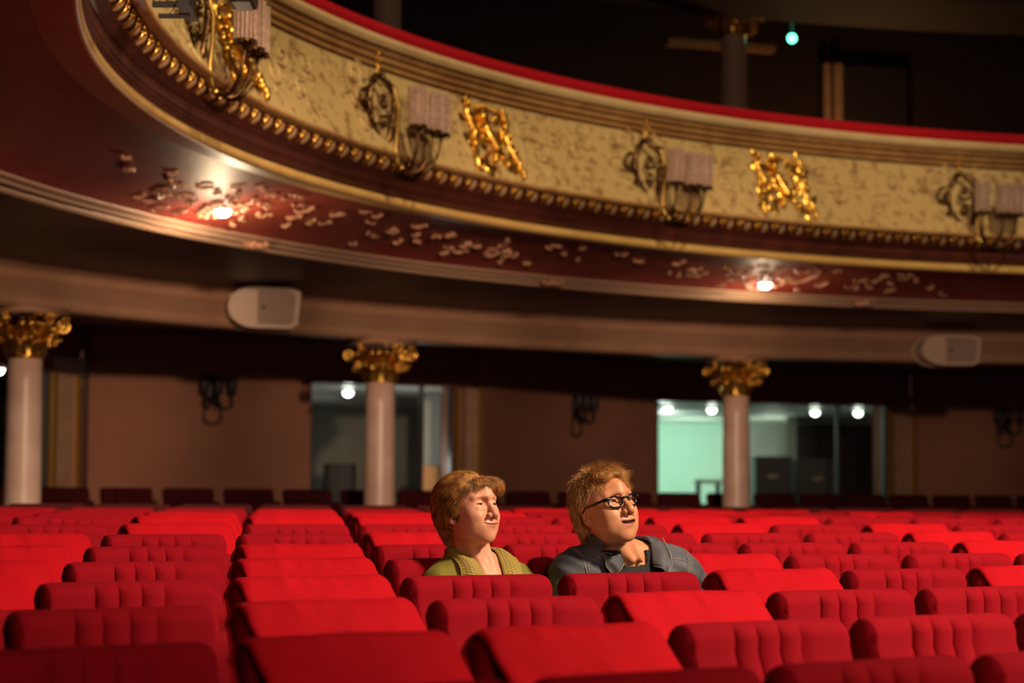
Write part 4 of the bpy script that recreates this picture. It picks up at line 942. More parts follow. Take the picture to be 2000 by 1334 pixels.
def hand_sdf(P, c, s, fwd):
    """relaxed hand on the thigh, fingers forward and unequal; s=+1/-1 mirrors the thumb"""
    q = P-A_(*c); q = q@np.asarray(fwd, np.float32)
    d = ell(q, (0, -.02, 0), (.042, .055, .016))
    for k, (x, L) in enumerate(((-.030, .062), (-.010, .074), (.011, .070), (.030, .054))):
        x *= s; d = su(d, chain(q, [(x*.9, -.055, .004), (x*1.1, -.055-L*.5, .008), (x*1.15, -.055-L*.85, -.006), (x*1.15, -.055-L, -.018)], [.0092, .0085, .0078, .0065], .004), .006)
    d = su(d, chain(q, [(-.030*s, .0, -.002), (-.056*s, -.030, -.006), (-.062*s, -.062, -.014)], [.013, .010, .0078], .005), .010)
    return d

class Person:
    """body frame: origin on the floor under the hips, sitter looks along -y before turning by yaw"""
    pass
def body_sdf(P, b, pose):
    """b: scale dict; returns torso+arms+legs distance"""
    sw = b['sw']; hz = b['hip']; ch = b['chest']; sh = b['sh']      # shoulder half width, heights
    by = b.get('by', 0)
    d = ell(P, (0, .00, hz+.07), (.165, .125, .12))
    d = su(d, cap(P, (0, .0, hz+.10), (0, .015+by, ch), .125, .125, (1.15, .85, 1)), .06)
    d = su(d, ell(P, (0, .01+by, ch+.02), (sw*.86, .115, .15)), .06)
    X = P.copy(); X[:, 0] = np.abs(X[:, 0])
    d = su(d, cap(X, (.03, .03+by, sh+.025), (sw-.03, .02+by, sh-.025), .050, .052), .05)
    d = su(d, cap(P, (0, .035+by, sh-.02), pose['neck'], .066*b['nk'], .056*b['nk']), .035)
    for s in (-1, 1):
        S0, E0, W0 = (s*sw, .02+by, sh-.045), pose['elbow'][s], pose['wrist'][s]
        arm = chain(P, [S0, E0, W0], [.056*b['arm'], .042*b['arm'], .027], .02); d = su(d, arm, .03)
        H = pose['hand'][s]; fw = pose['hdir'][s]; d = su(d, hand_sdf(P, H, s, fw), .012)
        K = (s*.13, -.46, hz+.03); Fo = (s*.13, -.44, .09)
        d = su(d, chain(P, [(s*.095, -.03, hz+.02), K, Fo], [.088, .062, .040], .03), .04)
        d = su(d, cap(P, (s*.13, -.43, .045), (s*.14, -.60, .035), .040, .032, (1, 1, .85)), .02)
    return d
M['skin_w'] = mat('fair_skin', (0.72, 0.335, 0.20), 0.5, noise=(28, (0.66, 0.27, 0.16), .8, 6), bump=(260, 0.05))
M['skin_m'] = mat('ruddy_skin', (0.68, 0.30, 0.15), 0.45, noise=(24, (0.60, 0.235, 0.12), .8, 6), bump=(240, 0.06))
for k in ('skin_w', 'skin_m'):
    bs = M[k].node_tree.nodes['Principled BSDF']; bs.inputs['Subsurface Weight'].default_value = 0.12; bs.inputs['Subsurface Radius'].default_value = (0.010, 0.004, 0.002); bs.inputs['Subsurface Scale'].default_value = 1.0
M['lips_w'] = mat('rose_lips', (0.56, 0.19, 0.12), 0.45); M['lips_m'] = mat('brown_pink_lips', (0.48, 0.16, 0.095), 0.45)
M['eyew'] = mat('dark_eyeball', (0.13, 0.085, 0.065), 0.15); M['lash'] = mat('dark_lashes', (0.035, 0.018, 0.012), 0.6); M['iris'] = mat('dark_iris', (0.05, 0.04, 0.035), 0.12)  # whole eyeball dark brown so that the narrow eyes read as dark slits
M['hair_w'] = mat('auburn_blond_hair', (0.66, 0.31, 0.085), 0.30, spec=0.9, noise=(38, (0.19, 0.068, 0.018), .95, 3))
M['hair_m'] = mat('sandy_hair', (0.86, 0.50, 0.19), 0.35, spec=0.8, noise=(42, (0.34, 0.15, 0.05), .95, 2))
M['hairu_w'] = mat('hair_undercoat_auburn', (0.26, 0.105, 0.032), 0.5); M['hairu_m'] = mat('hair_undercoat_sandy', (0.36, 0.17, 0.06), 0.55)
M['jacket_w'] = mat('moss_green_jacket_cloth', (0.235, 0.200, 0.022), 0.9, sheen=0.2, noise=(22, (0.170, 0.135, 0.014), .9, 5), bump=(300, .12))
M['denim'] = mat('washed_blue_denim', (0.115, 0.118, 0.142), 0.75, noise=(11, (0.042, 0.045, 0.060), 1, 7), bump=(350, .15))
M['stitch'] = mat('pale_denim_stitching', (0.30, 0.27, 0.22), 0.8)
M['tshirt'] = mat('black_tshirt', (0.010, 0.010, 0.012), 0.85, bump=(200, .2)); M['trouser'] = mat('dark_trousers', (0.02, 0.02, 0.025), 0.85)
M['frame'] = mat('black_glasses_frame', (0.008, 0.006, 0.006), 0.22, spec=.6); M['shoe'] = mat('black_leather', (0.012, 0.010, 0.010), 0.35)
M['lens'] = M['glass']; M['brow_w'] = mat('brown_brow', (0.22, 0.10, 0.05), 0.7); M['brow_m'] = mat('sandy_brow', (0.36, 0.19, 0.09), 0.7); M['mouthin'] = mat('mouth_interior', (0.06, 0.015, 0.012), 0.6); M['teeth'] = mat('teeth', (0.5, 0.42, 0.32), 0.4)
# printed collar: small linked diamonds
def printed():
    m = bpy.data.materials.new('diamond_print_cotton'); m.use_nodes = True; nt = m.node_tree; b = nt.nodes['Principled BSDF']; b.inputs['Roughness'].default_value = .8
    tc = nt.nodes.new('ShaderNodeTexCoord'); mp = nt.nodes.new('ShaderNodeMapping'); mp.inputs['Rotation'].default_value = (0, 0, PI/4); mp.inputs['Scale'].default_value = (1, 1, 1)
    nt.links.new(tc.outputs['UV'], mp.inputs[0]); sep = nt.nodes.new('ShaderNodeSeparateXYZ'); nt.links.new(mp.outputs[0], sep.inputs[0])
    def mth(op, a, b_=None, v=None):
        n = nt.nodes.new('ShaderNodeMath'); n.operation = op; nt.links.new(a, n.inputs[0])
        if b_ is not None: nt.links.new(b_, n.inputs[1])
        if v is not None: n.inputs[1].default_value = v
        return n.outputs[0]
    f = []
    for ax_ in (0, 1):
        a = mth('FRACT', mth('MULTIPLY', sep.outputs[ax_], v=72.0)); f.append(mth('ABSOLUTE', mth('SUBTRACT', a, v=0.5)))
    mxx = mth('MAXIMUM', f[0], f[1]); r1 = mth('COMPARE', mxx, v=0.33); nt.nodes[-1].inputs[2].default_value = 0.085
    dot = mth('LESS_THAN', mxx, v=0.08); s = mth('MAXIMUM', r1, dot)
    mix = nt.nodes.new('ShaderNodeMix'); mix.data_type = 'RGBA'; mix.inputs[6].default_value = (0.52, 0.40, 0.075, 1); mix.inputs[7].default_value = (0.075, 0.030, 0.012, 1)
    nt.links.new(s, mix.inputs[0]); nt.links.new(mix.outputs[2], b.inputs['Base Color']); return m
M['print'] = printed()

def sheet(name, rows, m, parent, th=0.004, uv=True, sub=1):
    """a cloth sheet through a grid of points, thickened"""
    G = np.array(rows, float); nu, nv = G.shape[:2]; b = MB(); b.grid(G); o = b.build(name, m, parent)
    if uv:
        l = o.data.uv_layers.new(name='UVMap'); 
        su_ = np.concatenate([[0], np.cumsum(np.linalg.norm(np.diff(G[:, nv//2], axis=0), axis=1))]); sv = np.concatenate([[0], np.cumsum(np.linalg.norm(np.diff(G[nu//2], axis=0), axis=1))])
        UV = np.stack(np.meshgrid(su_, sv, indexing='ij'), -1).reshape(-1, 2); vi = np.empty(len(o.data.loops), np.int32); o.data.loops.foreach_get('vertex_index', vi)
        l.data.foreach_set('uv', UV[vi].astype(np.float32).ravel())
    md = o.modifiers.new('subdivision', 'SUBSURF'); md.levels = sub; md.render_levels = sub
    md = o.modifiers.new('thickness', 'SOLIDIFY'); md.thickness = th; md.offset = 0
    return o

def strands(roots, dirs, L, seg, step_fn, r, name, m, parent, taper=.35, n=3):
    """hair locks as thin tapering tubes combed by step_fn(pos, dir, t)"""
    N = len(roots); P = np.zeros((N, seg+1, 3)); P[:, 0] = roots; D = dirs.copy()
    for k in range(seg):
        D = step_fn(P[:, k], D, k/seg); D /= np.linalg.norm(D, axis=1)[:, None]+1e-9; P[:, k+1] = P[:, k]+D*(L/seg)[:, None]
    T = np.gradient(P, axis=1); T /= np.linalg.norm(T, axis=2)[..., None]+1e-9
    ref = np.array([.3, .2, .93]); A = np.cross(T, ref); A /= np.linalg.norm(A, axis=2)[..., None]+1e-9; B = np.cross(T, A)
    th = np.arange(n)*2*PI/n; rr = r[:, None]*(1-(1-taper)*np.linspace(0, 1, seg+1)[None]**2)
    G = P[:, :, None]+rr[:, :, None, None]*(A[:, :, None]*np.cos(th)[None, None, :, None]+B[:, :, None]*np.sin(th)[None, None, :, None])
    V = G.reshape(-1, 3); base = np.arange(N)[:, None, None]*(seg+1)*n; s = np.arange(seg)[None, :, None]*n; a = np.arange(n)[None, None, :]
    i0 = base+s+a; i1 = base+s+(a+1) % n; F = np.stack([i0, i1, i1+n, i0+n], -1).reshape(-1, 4)
    return np_mesh(name, V, F, m, parent)

# settings for the two sitters ----------------------------------------------------------------
def head_frame(pos, yaw, tilt, roll, s):
    """matrix from head-local to world"""
    return Matrix.Translation(pos) @ Matrix.Rotation(yaw, 4, 'Z') @ Matrix.Rotation(tilt, 4, 'X') @ Matrix.Rotation(roll, 4, 'Y') @ Matrix.Scale(s, 4)
def npM(M4): return np.array(M4)
def tf(Mx, V): V = np.asarray(V, float); return V@npM(Mx)[:3, :3].T+npM(Mx)[:3, 3]

def make_person(label, root_loc, yaw, H, hs, b, pose, c, clothes):
    """H: head matrix in the person's root frame; hs: head scale"""
    root = empty('person', root_loc, yaw); tag(root, label, 'person')
    Hi = np.linalg.inv(npM(H)); nk = clothes
    headpos = npM(H)[:3, 3]
    R3 = Hi[:3, :3].astype(np.float32); t3 = Hi[:3, 3].astype(np.float32)
    nb = tf(H, (0, .022, -.075)); pose['neck'] = tuple(nb)
    def full(P):
        q = P@R3.T+t3
        d = body_sdf(P, b, pose); hd = head_sdf(q, c)*hs
        nck = cap(P, tuple(tf(H, (0, .020, -.045))), (0, .030+b.get('by', 0), b['sh']-.02), .055*b['nk'], .062*b['nk']); 
        d = su(d, nck, .02)
        # neck muscles and throat
        for s in (-1, 1): d = su(d, cap(P, tuple(tf(H, (s*.050, .014, -.040))), (s*.018, -.055+b.get('by', 0), b['sh']+.005), .0055, .005), .03)
        return su(d, hd, .016)
    zc = b['sh']-.10
    lo = headpos-np.array([.135, .16, 0]); hi = headpos+np.array([.135, .16, .16])
    fc = tf(H, (0, -.075, -.042)); fh = np.array([.074, .066, .074])
    def facebox(P): return np.maximum.reduce([np.abs(P[:, i]-fc[i])-fh[i] for i in range(3)])
    Vx, Fx = surface_nets(full, tuple(fc-fh-.002), tuple(fc+fh+.002), .00150)
    def middle(P): return np.maximum(full(P)+0.0002, -(facebox(P)+.0015))
    Vf, Ff = surface_nets(middle, (lo[0], lo[1], zc), (hi[0], hi[1], hi[2]), .00260)
    def coarse(P):
        d = full(P); box = np.maximum.reduce([np.abs(P[:, 0]-headpos[0])-.128, np.abs(P[:, 1]-headpos[1])-.152, (zc+.008)-P[:, 2]]); return np.maximum(d+0.0004, -box)
    Vc, Fc = surface_nets(coarse, (-.62, -.85, -.02), (.62, .40, b['sh']+.12), .0085)
    V = np.concatenate([Vx, Vf, Vc]); F = np.concatenate([Fx, Ff+len(Vx), Fc+len(Vx)+len(Vf)])
    body = np_mesh('body', V, F, [M[c['skin']], M[c['lips']], M['mouthin']], root)
    # lips get their own colour patch
    me = body.data; cen = np.empty(len(me.polygons)*3, np.float32); me.polygons.foreach_get('center', cen); cen = cen.reshape(-1, 3)
    q = cen@R3.T+t3; w = c.get('mouthw', .024); mo = c.get('open', 0); cz = c.get('mz', -.0600)+c.get('smile', .004)*(q[:, 0]/w)**2
    onlip = (np.abs(q[:, 0]) < w*.98) & (q[:, 1] < -.075) & (q[:, 2]/c.get('lf', 1.14)-cz < (.0066+mo*.35)*(1-(np.abs(q[:, 0])/w)**3)) & (q[:, 2]/c.get('lf', 1.14)-cz > -(.0082+mo*.7)*(1-(np.abs(q[:, 0])/w)**3))
    yl = -.0945+16.5*q[:, 0]**2; mi = onlip.astype(np.int32); zl = q[:, 2]/c.get('lf', 1.14)
    mi[(np.abs(q[:, 0]) < w*.9) & (q[:, 1] > yl+.0012) & (q[:, 1] < yl+.012) & (np.abs(zl-cz+mo*.15) < .0016+mo*.56)] = 2
    me.polygons.foreach_set('material_index', mi); me.update()
    # eyes
    for s in (-1, 1):
        e = MB(); e.ball((0, 0, 0), .0125*hs, 24, 16); o = e.build('eye', M['eyew'], root); o.location = tf(H, (s*.0315, -.0722, .0022)); 
        g_ = MB(); gd = Vector(c['gaze']).normalized(); n_ = np.array(gd)
        g_.ball((0, 0, 0), (.0072*hs, .0072*hs, .0034*hs), 16, 8); io = g_.build('iris', M['iris'], o); io.location = n_*.0108*hs; io.rotation_euler = gd.to_track_quat('Z', 'Y').to_euler()
    # lash lines along the upper lids
    for s in (-1, 1):
        ls = MB(); ez = c.get('eye', .003); ls.tube([tf(H, (s*(.0315+.0135*u), -.0722-.0150*math.sqrt(max(0, 1-(u*.86)**2))+.0012, .0012+ez*.9-.0030*u*u)) for u in np.linspace(-1, 1, 11)], [.0004, .0009, .0012, .0013, .0013, .0013, .0013, .0013, .0014, .0013, .0008], 6)
        ls.build('eyelashes', M['lash'], root)
    # brows
    for s in (-1, 1):
        N = 70; u = RNG.random(N); R0 = np.stack([s*(.014+.034*u), -.0935+.019*u**1.6, .0215+.0055*np.sin(u*2.4)+RNG.normal(0, .0014, N)], 1)
        R0 = tf(H, R0); Rr = npM(H)[:3, :3]; D0 = (np.stack([s*np.ones(N), np.zeros(N)+.25, .25-.5*u], 1)+RNG.normal(0, .15, (N, 3)))@Rr.T
        strands(R0, D0, np.full(N, .006), 3, lambda p, d, t: d, np.full(N, .00045), 'eyebrow', M[c['brow']], root)
    return root, full

def scalp(N, zmin_fn, H, rng, ex=(1, 1, 1)):
    """random points and normals on the cranium in head space"""
    pts = []
    C0 = np.array([0, .014, .038]); r0 = np.array([.077, .098, .080])*1.0
    while len(pts) < N:
        v = rng.normal(size=(N*3, 3)); v /= np.linalg.norm(v, axis=1)[:, None]; p = C0+v*r0
        ok = np.array([zmin_fn(*q) for q in p]); pts += list(np.concatenate([p[ok], v[ok]], 1))
    A = np.array(pts[:N]); return A[:, :3], A[:, 3:]

# ---- the woman -------------------------------------------------------------------------------
pw, hw = seatpose(1, 2); zf1 = frow(1)
def seat_world(k, i, lx, ly): p, h = seatpose(k, i); return np.array([p[0]+lx*math.cos(h)-ly*math.sin(h), p[1]+lx*math.sin(h)+ly*math.cos(h)]), h
def place(k, i, lx, ly): q, h = seat_world(k, i, lx, ly); return (q[0], q[1], frow(k)), h
def local_of(rootloc, yaw, W3):
    d = np.array(W3)-np.array(rootloc); c, s = math.cos(-yaw), math.sin(-yaw); return (d[0]*c-d[1]*s, d[0]*s+d[1]*c, d[2])
wl, wh = place(1, 2, SW*.50+.03, -.34); WY = wh-0.05
hp = pix(916, 993, 7.02); wloc = local_of(wl, WY, hp[:])
print('woman head local', wloc, 'root', wl, 'yaw', math.degrees(WY))
wb = dict(sw=.150, hip=.42, chest=.70, sh=wloc[2]-.212, nk=.86, arm=.88, by=wloc[1]+.010)
wpose = dict(elbow={-1: (-.23, -.03+wb['by']*.6, .62), 1: (.19, -.03+wb['by']*.6, .62)}, wrist={-1: (-.13, -.27, .56), 1: (.13, -.27, .56)},
             hand={-1: (-.12, -.29, .555), 1: (.12, -.29, .555)}, hdir={-1: rotz(0), 1: rotz(0)})
WHYAW = math.radians(47); 
WH = head_frame(Vector(wloc), WHYAW-WY, math.radians(-9), math.radians(0), 1.0)
wc = dict(cheek=1, bags=True, eyew=.0142, fw=.99, jw=.97, lf=1.12, nose=.003, eye=.0021, smile=.0070, open=0.0, mouthw=.036, fold=.0030, skin='skin_w', lips='lips_w', brow='brow_w',
          gaze=tuple(np.array(rotz(WHYAW-WY+.25))@np.array([0, -1, 0.02])))
woman, wfull = make_person('woman with short auburn hair in a moss green jacket with a diamond-print collar', wl, WY, WH, 1.0, wb, wpose, wc, None)
Rw = npM(WH)[:3, :3]

def hair_cap(H, name, m, parent, f, lo, hi, h=.004):
    Hi_ = np.linalg.inv(npM(H)); R3 = Hi_[:3, :3].astype(np.float32); t3 = Hi_[:3, 3].astype(np.float32)
    V, F = surface_nets(f, lo, hi, h); return np_mesh(name, tf(H, V), F, m, parent)
def whair(P):
    X = P.copy(); X[:, 0] = np.abs(X[:, 0])
    d = ell(P, (0, .024, .038), (.086, .106, .082))
    d = su(d, ell(P, (0, .062, -.015), (.074, .064, .070)), .03)
    d = su(d, ell(X, (.066, .022, -.002), (.021, .046, .050)), .02)
    d = su(d, ell(P, (0, .070, -.072), (.048, .036, .045)), .02)
    # fringe swept to one side, standing a little off the forehead
    d = su(d, ell(P, (.022, -.068, .070), (.058, .028, .017), rotx(.5)), .02)
    d = su(d, ell(P, (.054, -.070, .056), (.024, .021, .017)), .015)
    d = ss(d, ell(P, (-.006, -.105, -.022), (.073, .064, .080)), .008)          # face opening
    d = ss(d, ell(X, (.086, .000, -.052), (.030, .026, .026)), .008)        # round the ear lobe
    return d
wcap = hair_cap(WH, 'hair', M['hairu_w'], woman, whair, (-.11, -.13, -.13), (.11, .15, .15), .0035)
def comb(H, surf, rng, N, pick, flow, L, r, name, m, parent, seg=9, lift=.0015, jit=.12):
    """strands rooted on the hair volume, combed along its surface by a flow field (head space)"""
    P = []
    while len(P) < N:
        v = rng.normal(size=(4000, 3)); v /= np.linalg.norm(v, axis=1)[:, None]; o = np.array([0, .03, .02]); t = np.full(4000, .02)
        for _ in range(40): t += np.clip(-surf((o+v*t[:, None]).astype(np.float32))*-1, -.02, .02)*-1*-1 if False else np.clip(-surf((o+v*t[:, None]).astype(np.float32)), -.02, .03)
        q = o+v*t[:, None]; q = q[np.abs(surf(q.astype(np.float32))) < .002]; q = q[pick(q)]; P += list(q)
    P = np.array(P[:N]); e = .002
    def grad(p):
        p = p.astype(np.float32); g_ = np.stack([surf(p+A_(*(e if i == j else 0 for j in range(3))))-surf(p-A_(*(e if i == j else 0 for j in range(3)))) for i in range(3)], 1); return g_/(np.linalg.norm(g_, axis=1)[:, None]+1e-9)
    J = rng.normal(0, jit, (N, 3)); LF = np.abs(rng.normal(lift, lift, N))
    def step(p, d, t):
        n = grad(p); f = flow(p)+J; f -= n*(f*n).sum(1)[:, None]; f /= np.linalg.norm(f, axis=1)[:, None]+1e-9
        dist = surf(p.astype(np.float32)); return f+n*np.clip((LF*(1+2*t)-dist)/.006, -1, 1)[:, None]
    Ls = L*(1+rng.normal(0, .25, N)).clip(.4, 1.6)
    # work in head space then transform
    seg_ = seg; Q = np.zeros((N, seg_+1, 3)); Q[:, 0] = P; D = flow(P)
    for k in range(seg_): D = step(Q[:, k], D, k/seg_); D /= np.linalg.norm(D, axis=1)[:, None]+1e-9; Q[:, k+1] = Q[:, k]+D*(Ls/seg_)[:, None]
    Q = tf(H, Q.reshape(-1, 3)).reshape(N, seg_+1, 3)
    T = np.gradient(Q, axis=1); T /= np.linalg.norm(T, axis=2)[..., None]+1e-9; ref = np.array([.3, .2, .93]); A = np.cross(T, ref); A /= np.linalg.norm(A, axis=2)[..., None]+1e-9; B = np.cross(T, A)
    n = 3; th = np.arange(n)*2*PI/n; rr = r*(1+rng.normal(0, .3, N)).clip(.4, 2)[:, None]*(1-.75*np.linspace(0, 1, seg_+1)[None]**2)
    G = Q[:, :, None]+rr[:, :, None, None]*(A[:, :, None]*np.cos(th)[None, None, :, None]+B[:, :, None]*np.sin(th)[None, None, :, None])
    base = np.arange(N)[:, None, None]*(seg_+1)*n; s = np.arange(seg_)[None, :, None]*n; a = np.arange(n)[None, None, :]; i0 = base+s+a; i1 = base+s+(a+1) % n
    return np_mesh(name, G.reshape(-1, 3), np.stack([i0, i1, i1+n, i0+n], -1).reshape(-1, 4), m, parent)
def wflow(p):
    part = np.array([.034, -.082, .100])          # the crown part: hair falls away from it, fringe forward and across
    d = p-part; d[:, 2] -= .02; f = d/(np.linalg.norm(d, axis=1)[:, None]+1e-6); f[:, 2] -= .35
    fr_ = np.clip((-.035-p[:, 1])/.03, 0, 1)*np.clip((p[:, 2]-.03)/.03, 0, 1)
    f[:, 0] += fr_*.7; f[:, 1] += -.3*fr_+(1-fr_)*.45*np.clip((p[:, 2]+.02)/.1, 0, 1)
    f[:, 1] -= np.clip((-.045-p[:, 2])/.04, 0, 1)*.7
    return f
comb(WH, whair, np.random.default_rng(3), 17000, lambda q: (q[:, 2] > -.085) & ~((q[:, 1] < -.07) & (q[:, 2] < .05)), wflow, .080, .00042, 'hair_locks', M['hair_w'], wcap, seg=10, lift=.0012, jit=.06)
comb(WH, whair, np.random.default_rng(4), 900, lambda q: (q[:, 1] < -.055) & (q[:, 2] > .055), wflow, .058, .00042, 'fringe_locks', M['hair_w'], wcap, seg=9, lift=.002, jit=.22)

def shell_cloth(name, base, grow, th, cut, lo, hi, h, m, parent):
    def f(P):
        d = base(P)-grow; d = np.maximum(d, -(d+th)); return np.maximum(d, -cut(P))
    V, F = surface_nets(f, lo, hi, h); return np_mesh(name, V, F, m, parent)
def wbase(P):
    q = P.copy(); d = body_sdf(P, wb, wpose)
    w = .006*np.sin(P[:, 2]*42+P[:, 0]*30)*np.sin(P[:, 0]*33-P[:, 2]*25+P[:, 1]*30)+.002*np.sin(P[:, 2]*120-P[:, 0]*60)
    return d+w*.7
by_ = wb['by']; shw = wb['sh']
def wcut(P):      # neck hole, V opening, below waist, hands
    ax_ = np.abs(P[:, 0]); z = P[:, 2]
    neck = np.minimum(cap(P, (0, by_+.02, shw-.01), tuple(np.array(wpose['neck'])+[0, 0, .10]), .078, .10), np.where(z > shw+.105, -1., 1.))
    V = np.maximum.reduce([ax_-(.018+np.clip(z-(shw-.22), 0, 1)*.30), by_-.01+P[:, 1]*1.0-by_*2 if False else P[:, 1]-(by_-.02), (shw-.24)-z])
    leg = z-(wb['hip']+.0); return np.minimum.reduce([neck, V, leg])
jw_ = shell_cloth('jacket', lambda P: wbase(P), .016, .013, lambda P: np.minimum(wcut(P), np.where((P[:, 1] < -.20) & (P[:, 2] < .62), -1., 1.)), (-.36, -.42, .40), (.36, .40, shw+.12), .0050, M['jacket_w'], woman)
tr_ = shell_cloth('trousers', lambda P: body_sdf(P, wb, wpose), .010, .006, lambda P: np.where((P[:, 2] > wb['hip']+.10) | (P[:, 2] < .10), -1., 1.), (-.30, -.62, .02), (.30, .20, wb['hip']+.14), .010, M['trouser'], woman)

def proj_iso(base, pts, iso, it=8):
    p = np.array(pts, np.float32).reshape(-1, 3); iso = np.asarray(iso, np.float32).reshape(-1)
    e = .003
    for _ in range(it):
        d0 = base(p)-iso; g_ = np.stack([(base(p+A_(*(e if i == j else 0 for j in range(3))))-base(p-A_(*(e if i == j else 0 for j in range(3)))))/(2*e) for i in range(3)], 1)
        g_ /= np.linalg.norm(g_, axis=1)[:, None]+1e-6; p = p-g_*np.clip(d0, -.03, .03)[:, None]*.8
    return p
def collar(s, base, by, sh, neckc, outc, i0, i1, m, parent, th, n=8, lift=.010):
    rows = []; iso = []
    for a, o in zip(neckc, outc):
        rows.append([(s*(a[0]+(o[0]-a[0])*q), by+a[1]+(o[1]-a[1])*q, sh+a[2]+(o[2]-a[2])*q) for q in np.linspace(0, 1, n)])
        iso.append([i0+(i1-i0)*min(1, q*2.2)+lift*math.sin(q*PI)+(.006 if q == 1 else 0) for q in np.linspace(0, 1, n)])
    G = proj_iso(base, rows, iso).reshape(len(rows), n, 3); return sheet('collar', G, m, parent, th), G
# printed blouse collar: stands round the neck and opens into two wide pointed lapels
for s in (-1, 1):
    neckc = [(0.0, .085, .098), (.038, .075, .098), (.058, .045, .098), (.062, .010, .090), (.056, -.025, .066), (.043, -.055, .030), (.032, -.078, -.010), (.022, -.095, -.055), (.014, -.105, -.12)]
    outc = [(0.0, .125, .045), (.060, .110, .040), (.092, .070, .036), (.102, .020, .034), (.104, -.020, .026), (.108, -.055, .004), (.124, -.080, -.030), (.085, -.105, -.060), (.050, -.112, -.13)]
    o, _ = collar(s, wbase, by_, shw, neckc, outc, .006, .020, M['print'], woman, .0035); tag(o, 'yellow collar printed with brown diamonds')
# earring-less lobes; jacket sleeves are part of the jacket

# ---- the man ---------------------------------------------------------------------------------
ml, mh = place(1, 3, SW*.50-.04, -.36); MY = mh-0.12
hp2 = pix(1182, 990, 7.10); mloc = local_of(ml, MY, hp2[:])
print('man head local', mloc, 'root', ml, 'yaw', math.degrees(MY))
MS = 1.03
mb = dict(sw=.195, hip=.42, chest=.68, sh=mloc[2]-.180, nk=.90, arm=1.12, by=mloc[1]+.045)
mpose = dict(elbow={-1: (-.24, .00+mb['by']*.6, .60), 1: (.38, .10+mb['by'], .66)}, wrist={-1: (-.16, -.26, .57), 1: (.40, -.14, .66)},
             hand={-1: (-.14, -.29, .56), 1: (.40, -.17, .655)}, hdir={-1: rotz(0), 1: rotz(0)})
MHYAW = math.radians(37)
MH = head_frame(Vector(mloc), MHYAW-MY, math.radians(-14), math.radians(-6), MS)
mc = dict(mz=-.0615, cheek=1, eyew=.0135, fw=1.09, jw=1.20, lf=1.18, nose=.007, eye=.0026, smile=.0060, open=.0065, mouthw=.034, fold=.0018, bags=True, crease=True, skin='skin_m', lips='lips_m', brow='brow_m',
          gaze=tuple(np.array(rotz(MHYAW-MY+.15))@np.array([0, -1, 0.0])))
man, mfull = make_person('man with tousled sandy hair and black glasses in a blue denim jacket', ml, MY, MH, MS, mb, mpose, mc, None)
def mhair(P):
    X = P.copy(); X[:, 0] = np.abs(X[:, 0])
    d = ell(P, (0, .022, .040), (.084, .104, .084))
    d = su(d, ell(P, (0, .062, -.025), (.072, .054, .078)), .03)
    d = su(d, ell(P, (0, .076, -.088), (.052, .030, .036)), .02)
    d = su(d, ell(P, (.0, -.048, .092), (.060, .038, .022), rotx(.35)), .02)
    d = ss(d, ell(P, (.0, -.105, .002), (.072, .066, .086)), .008)
    d = ss(d, ell(X, (.092, .006, -.026), (.040, .030, .040)), .008)
    d = ss(d, ell(X, (.080, -.058, .022), (.030, .036, .038)), .01)
    return d
mcap = hair_cap(MH, 'hair', M['hairu_m'], man, mhair, (-.11, -.13, -.14), (.11, .15, .16), .0035)
rngm = np.random.default_rng(8)
def mflow(p):
    f = p-np.array([.0, .045, .10]); f /= np.linalg.norm(f, axis=1)[:, None]+1e-6
    f[:, 2] += np.where(p[:, 1] < -.02, .05, -.7); f[:, 1] -= np.where(p[:, 2] > .06, .35, 0)
    w = np.stack([np.sin(p[:, 1]*150+p[:, 2]*90), np.sin(p[:, 0]*140+p[:, 2]*60), np.sin(p[:, 0]*120+p[:, 1]*110)], 1); return f+w*.35
comb(MH, mhair, np.random.default_rng(9), 15000, lambda q: (q[:, 2] > -.10) & ~((q[:, 1] < -.07) & (q[:, 2] < .085)) & ~((np.abs(q[:, 0]) > .055) & (q[:, 1] < .034) & (q[:, 2] < .012)), mflow, .032, .00042, 'hair_locks', M['hair_m'], mcap, seg=9, lift=.0018, jit=.14)
comb(MH, mhair, np.random.default_rng(10), 2200, lambda q: (q[:, 2] > .045) & (q[:, 1] < .05), mflow, .036, .00048, 'tousled_locks', M['hair_m'], mcap, seg=9, lift=.006, jit=.30)
# glasses
def hp_(x, y, z): return tf(MH, (x, y, z))
gl_ = MB()
for s in (-1, 1):
    Lp = []
    for a in np.linspace(0, 2*PI, 28, endpoint=False):
        ca, sa = math.cos(a), math.sin(a); x = .0340+.0230*math.copysign(abs(ca)**.85, ca); z = .0015+.0195*math.copysign(abs(sa)**.85, sa)+(.0025 if sa > 0 else 0)*ca
        Lp.append(hp_(s*x, -.1020+.30*(x-.01)**2/.04, z*.94-.0055))
    gl_.tube(Lp, .0032*MS, 8, closed=True)
gl_.tube([hp_(-.011, -.104, .004), hp_(0, -.108, .008), hp_(.011, -.104, .004)], .0036*MS, 8)
go = gl_.build('glasses', M['frame'], man)
for s in (-1, 1):
    tb_ = MB(); tb_.tube([hp_(s*.055, -.097, .008), hp_(s*.068, -.086, .008), hp_(s*.079, -.045, .005), hp_(s*.083, .0, .003), hp_(s*.084, .018, -.010)], [.0052, .0048, .0040, .0034, .003], 8); tb_.build('temple', M['frame'], go)
    ln = MB(); c0 = hp_(s*.033, -.1010, -.004); V = [c0]+[hp_(s*(.033+.0225*math.cos(a)), -.1018+.30*(.033+.0225*math.cos(a)-.01)**2/.04, -.004+.018*math.sin(a)) for a in np.linspace(0, 2*PI, 24, endpoint=False)]
    ln.add(V, [(0, 1+i, 1+(i+1) % 24) for i in range(24)]); ln.build('lens', M['lens'], go)
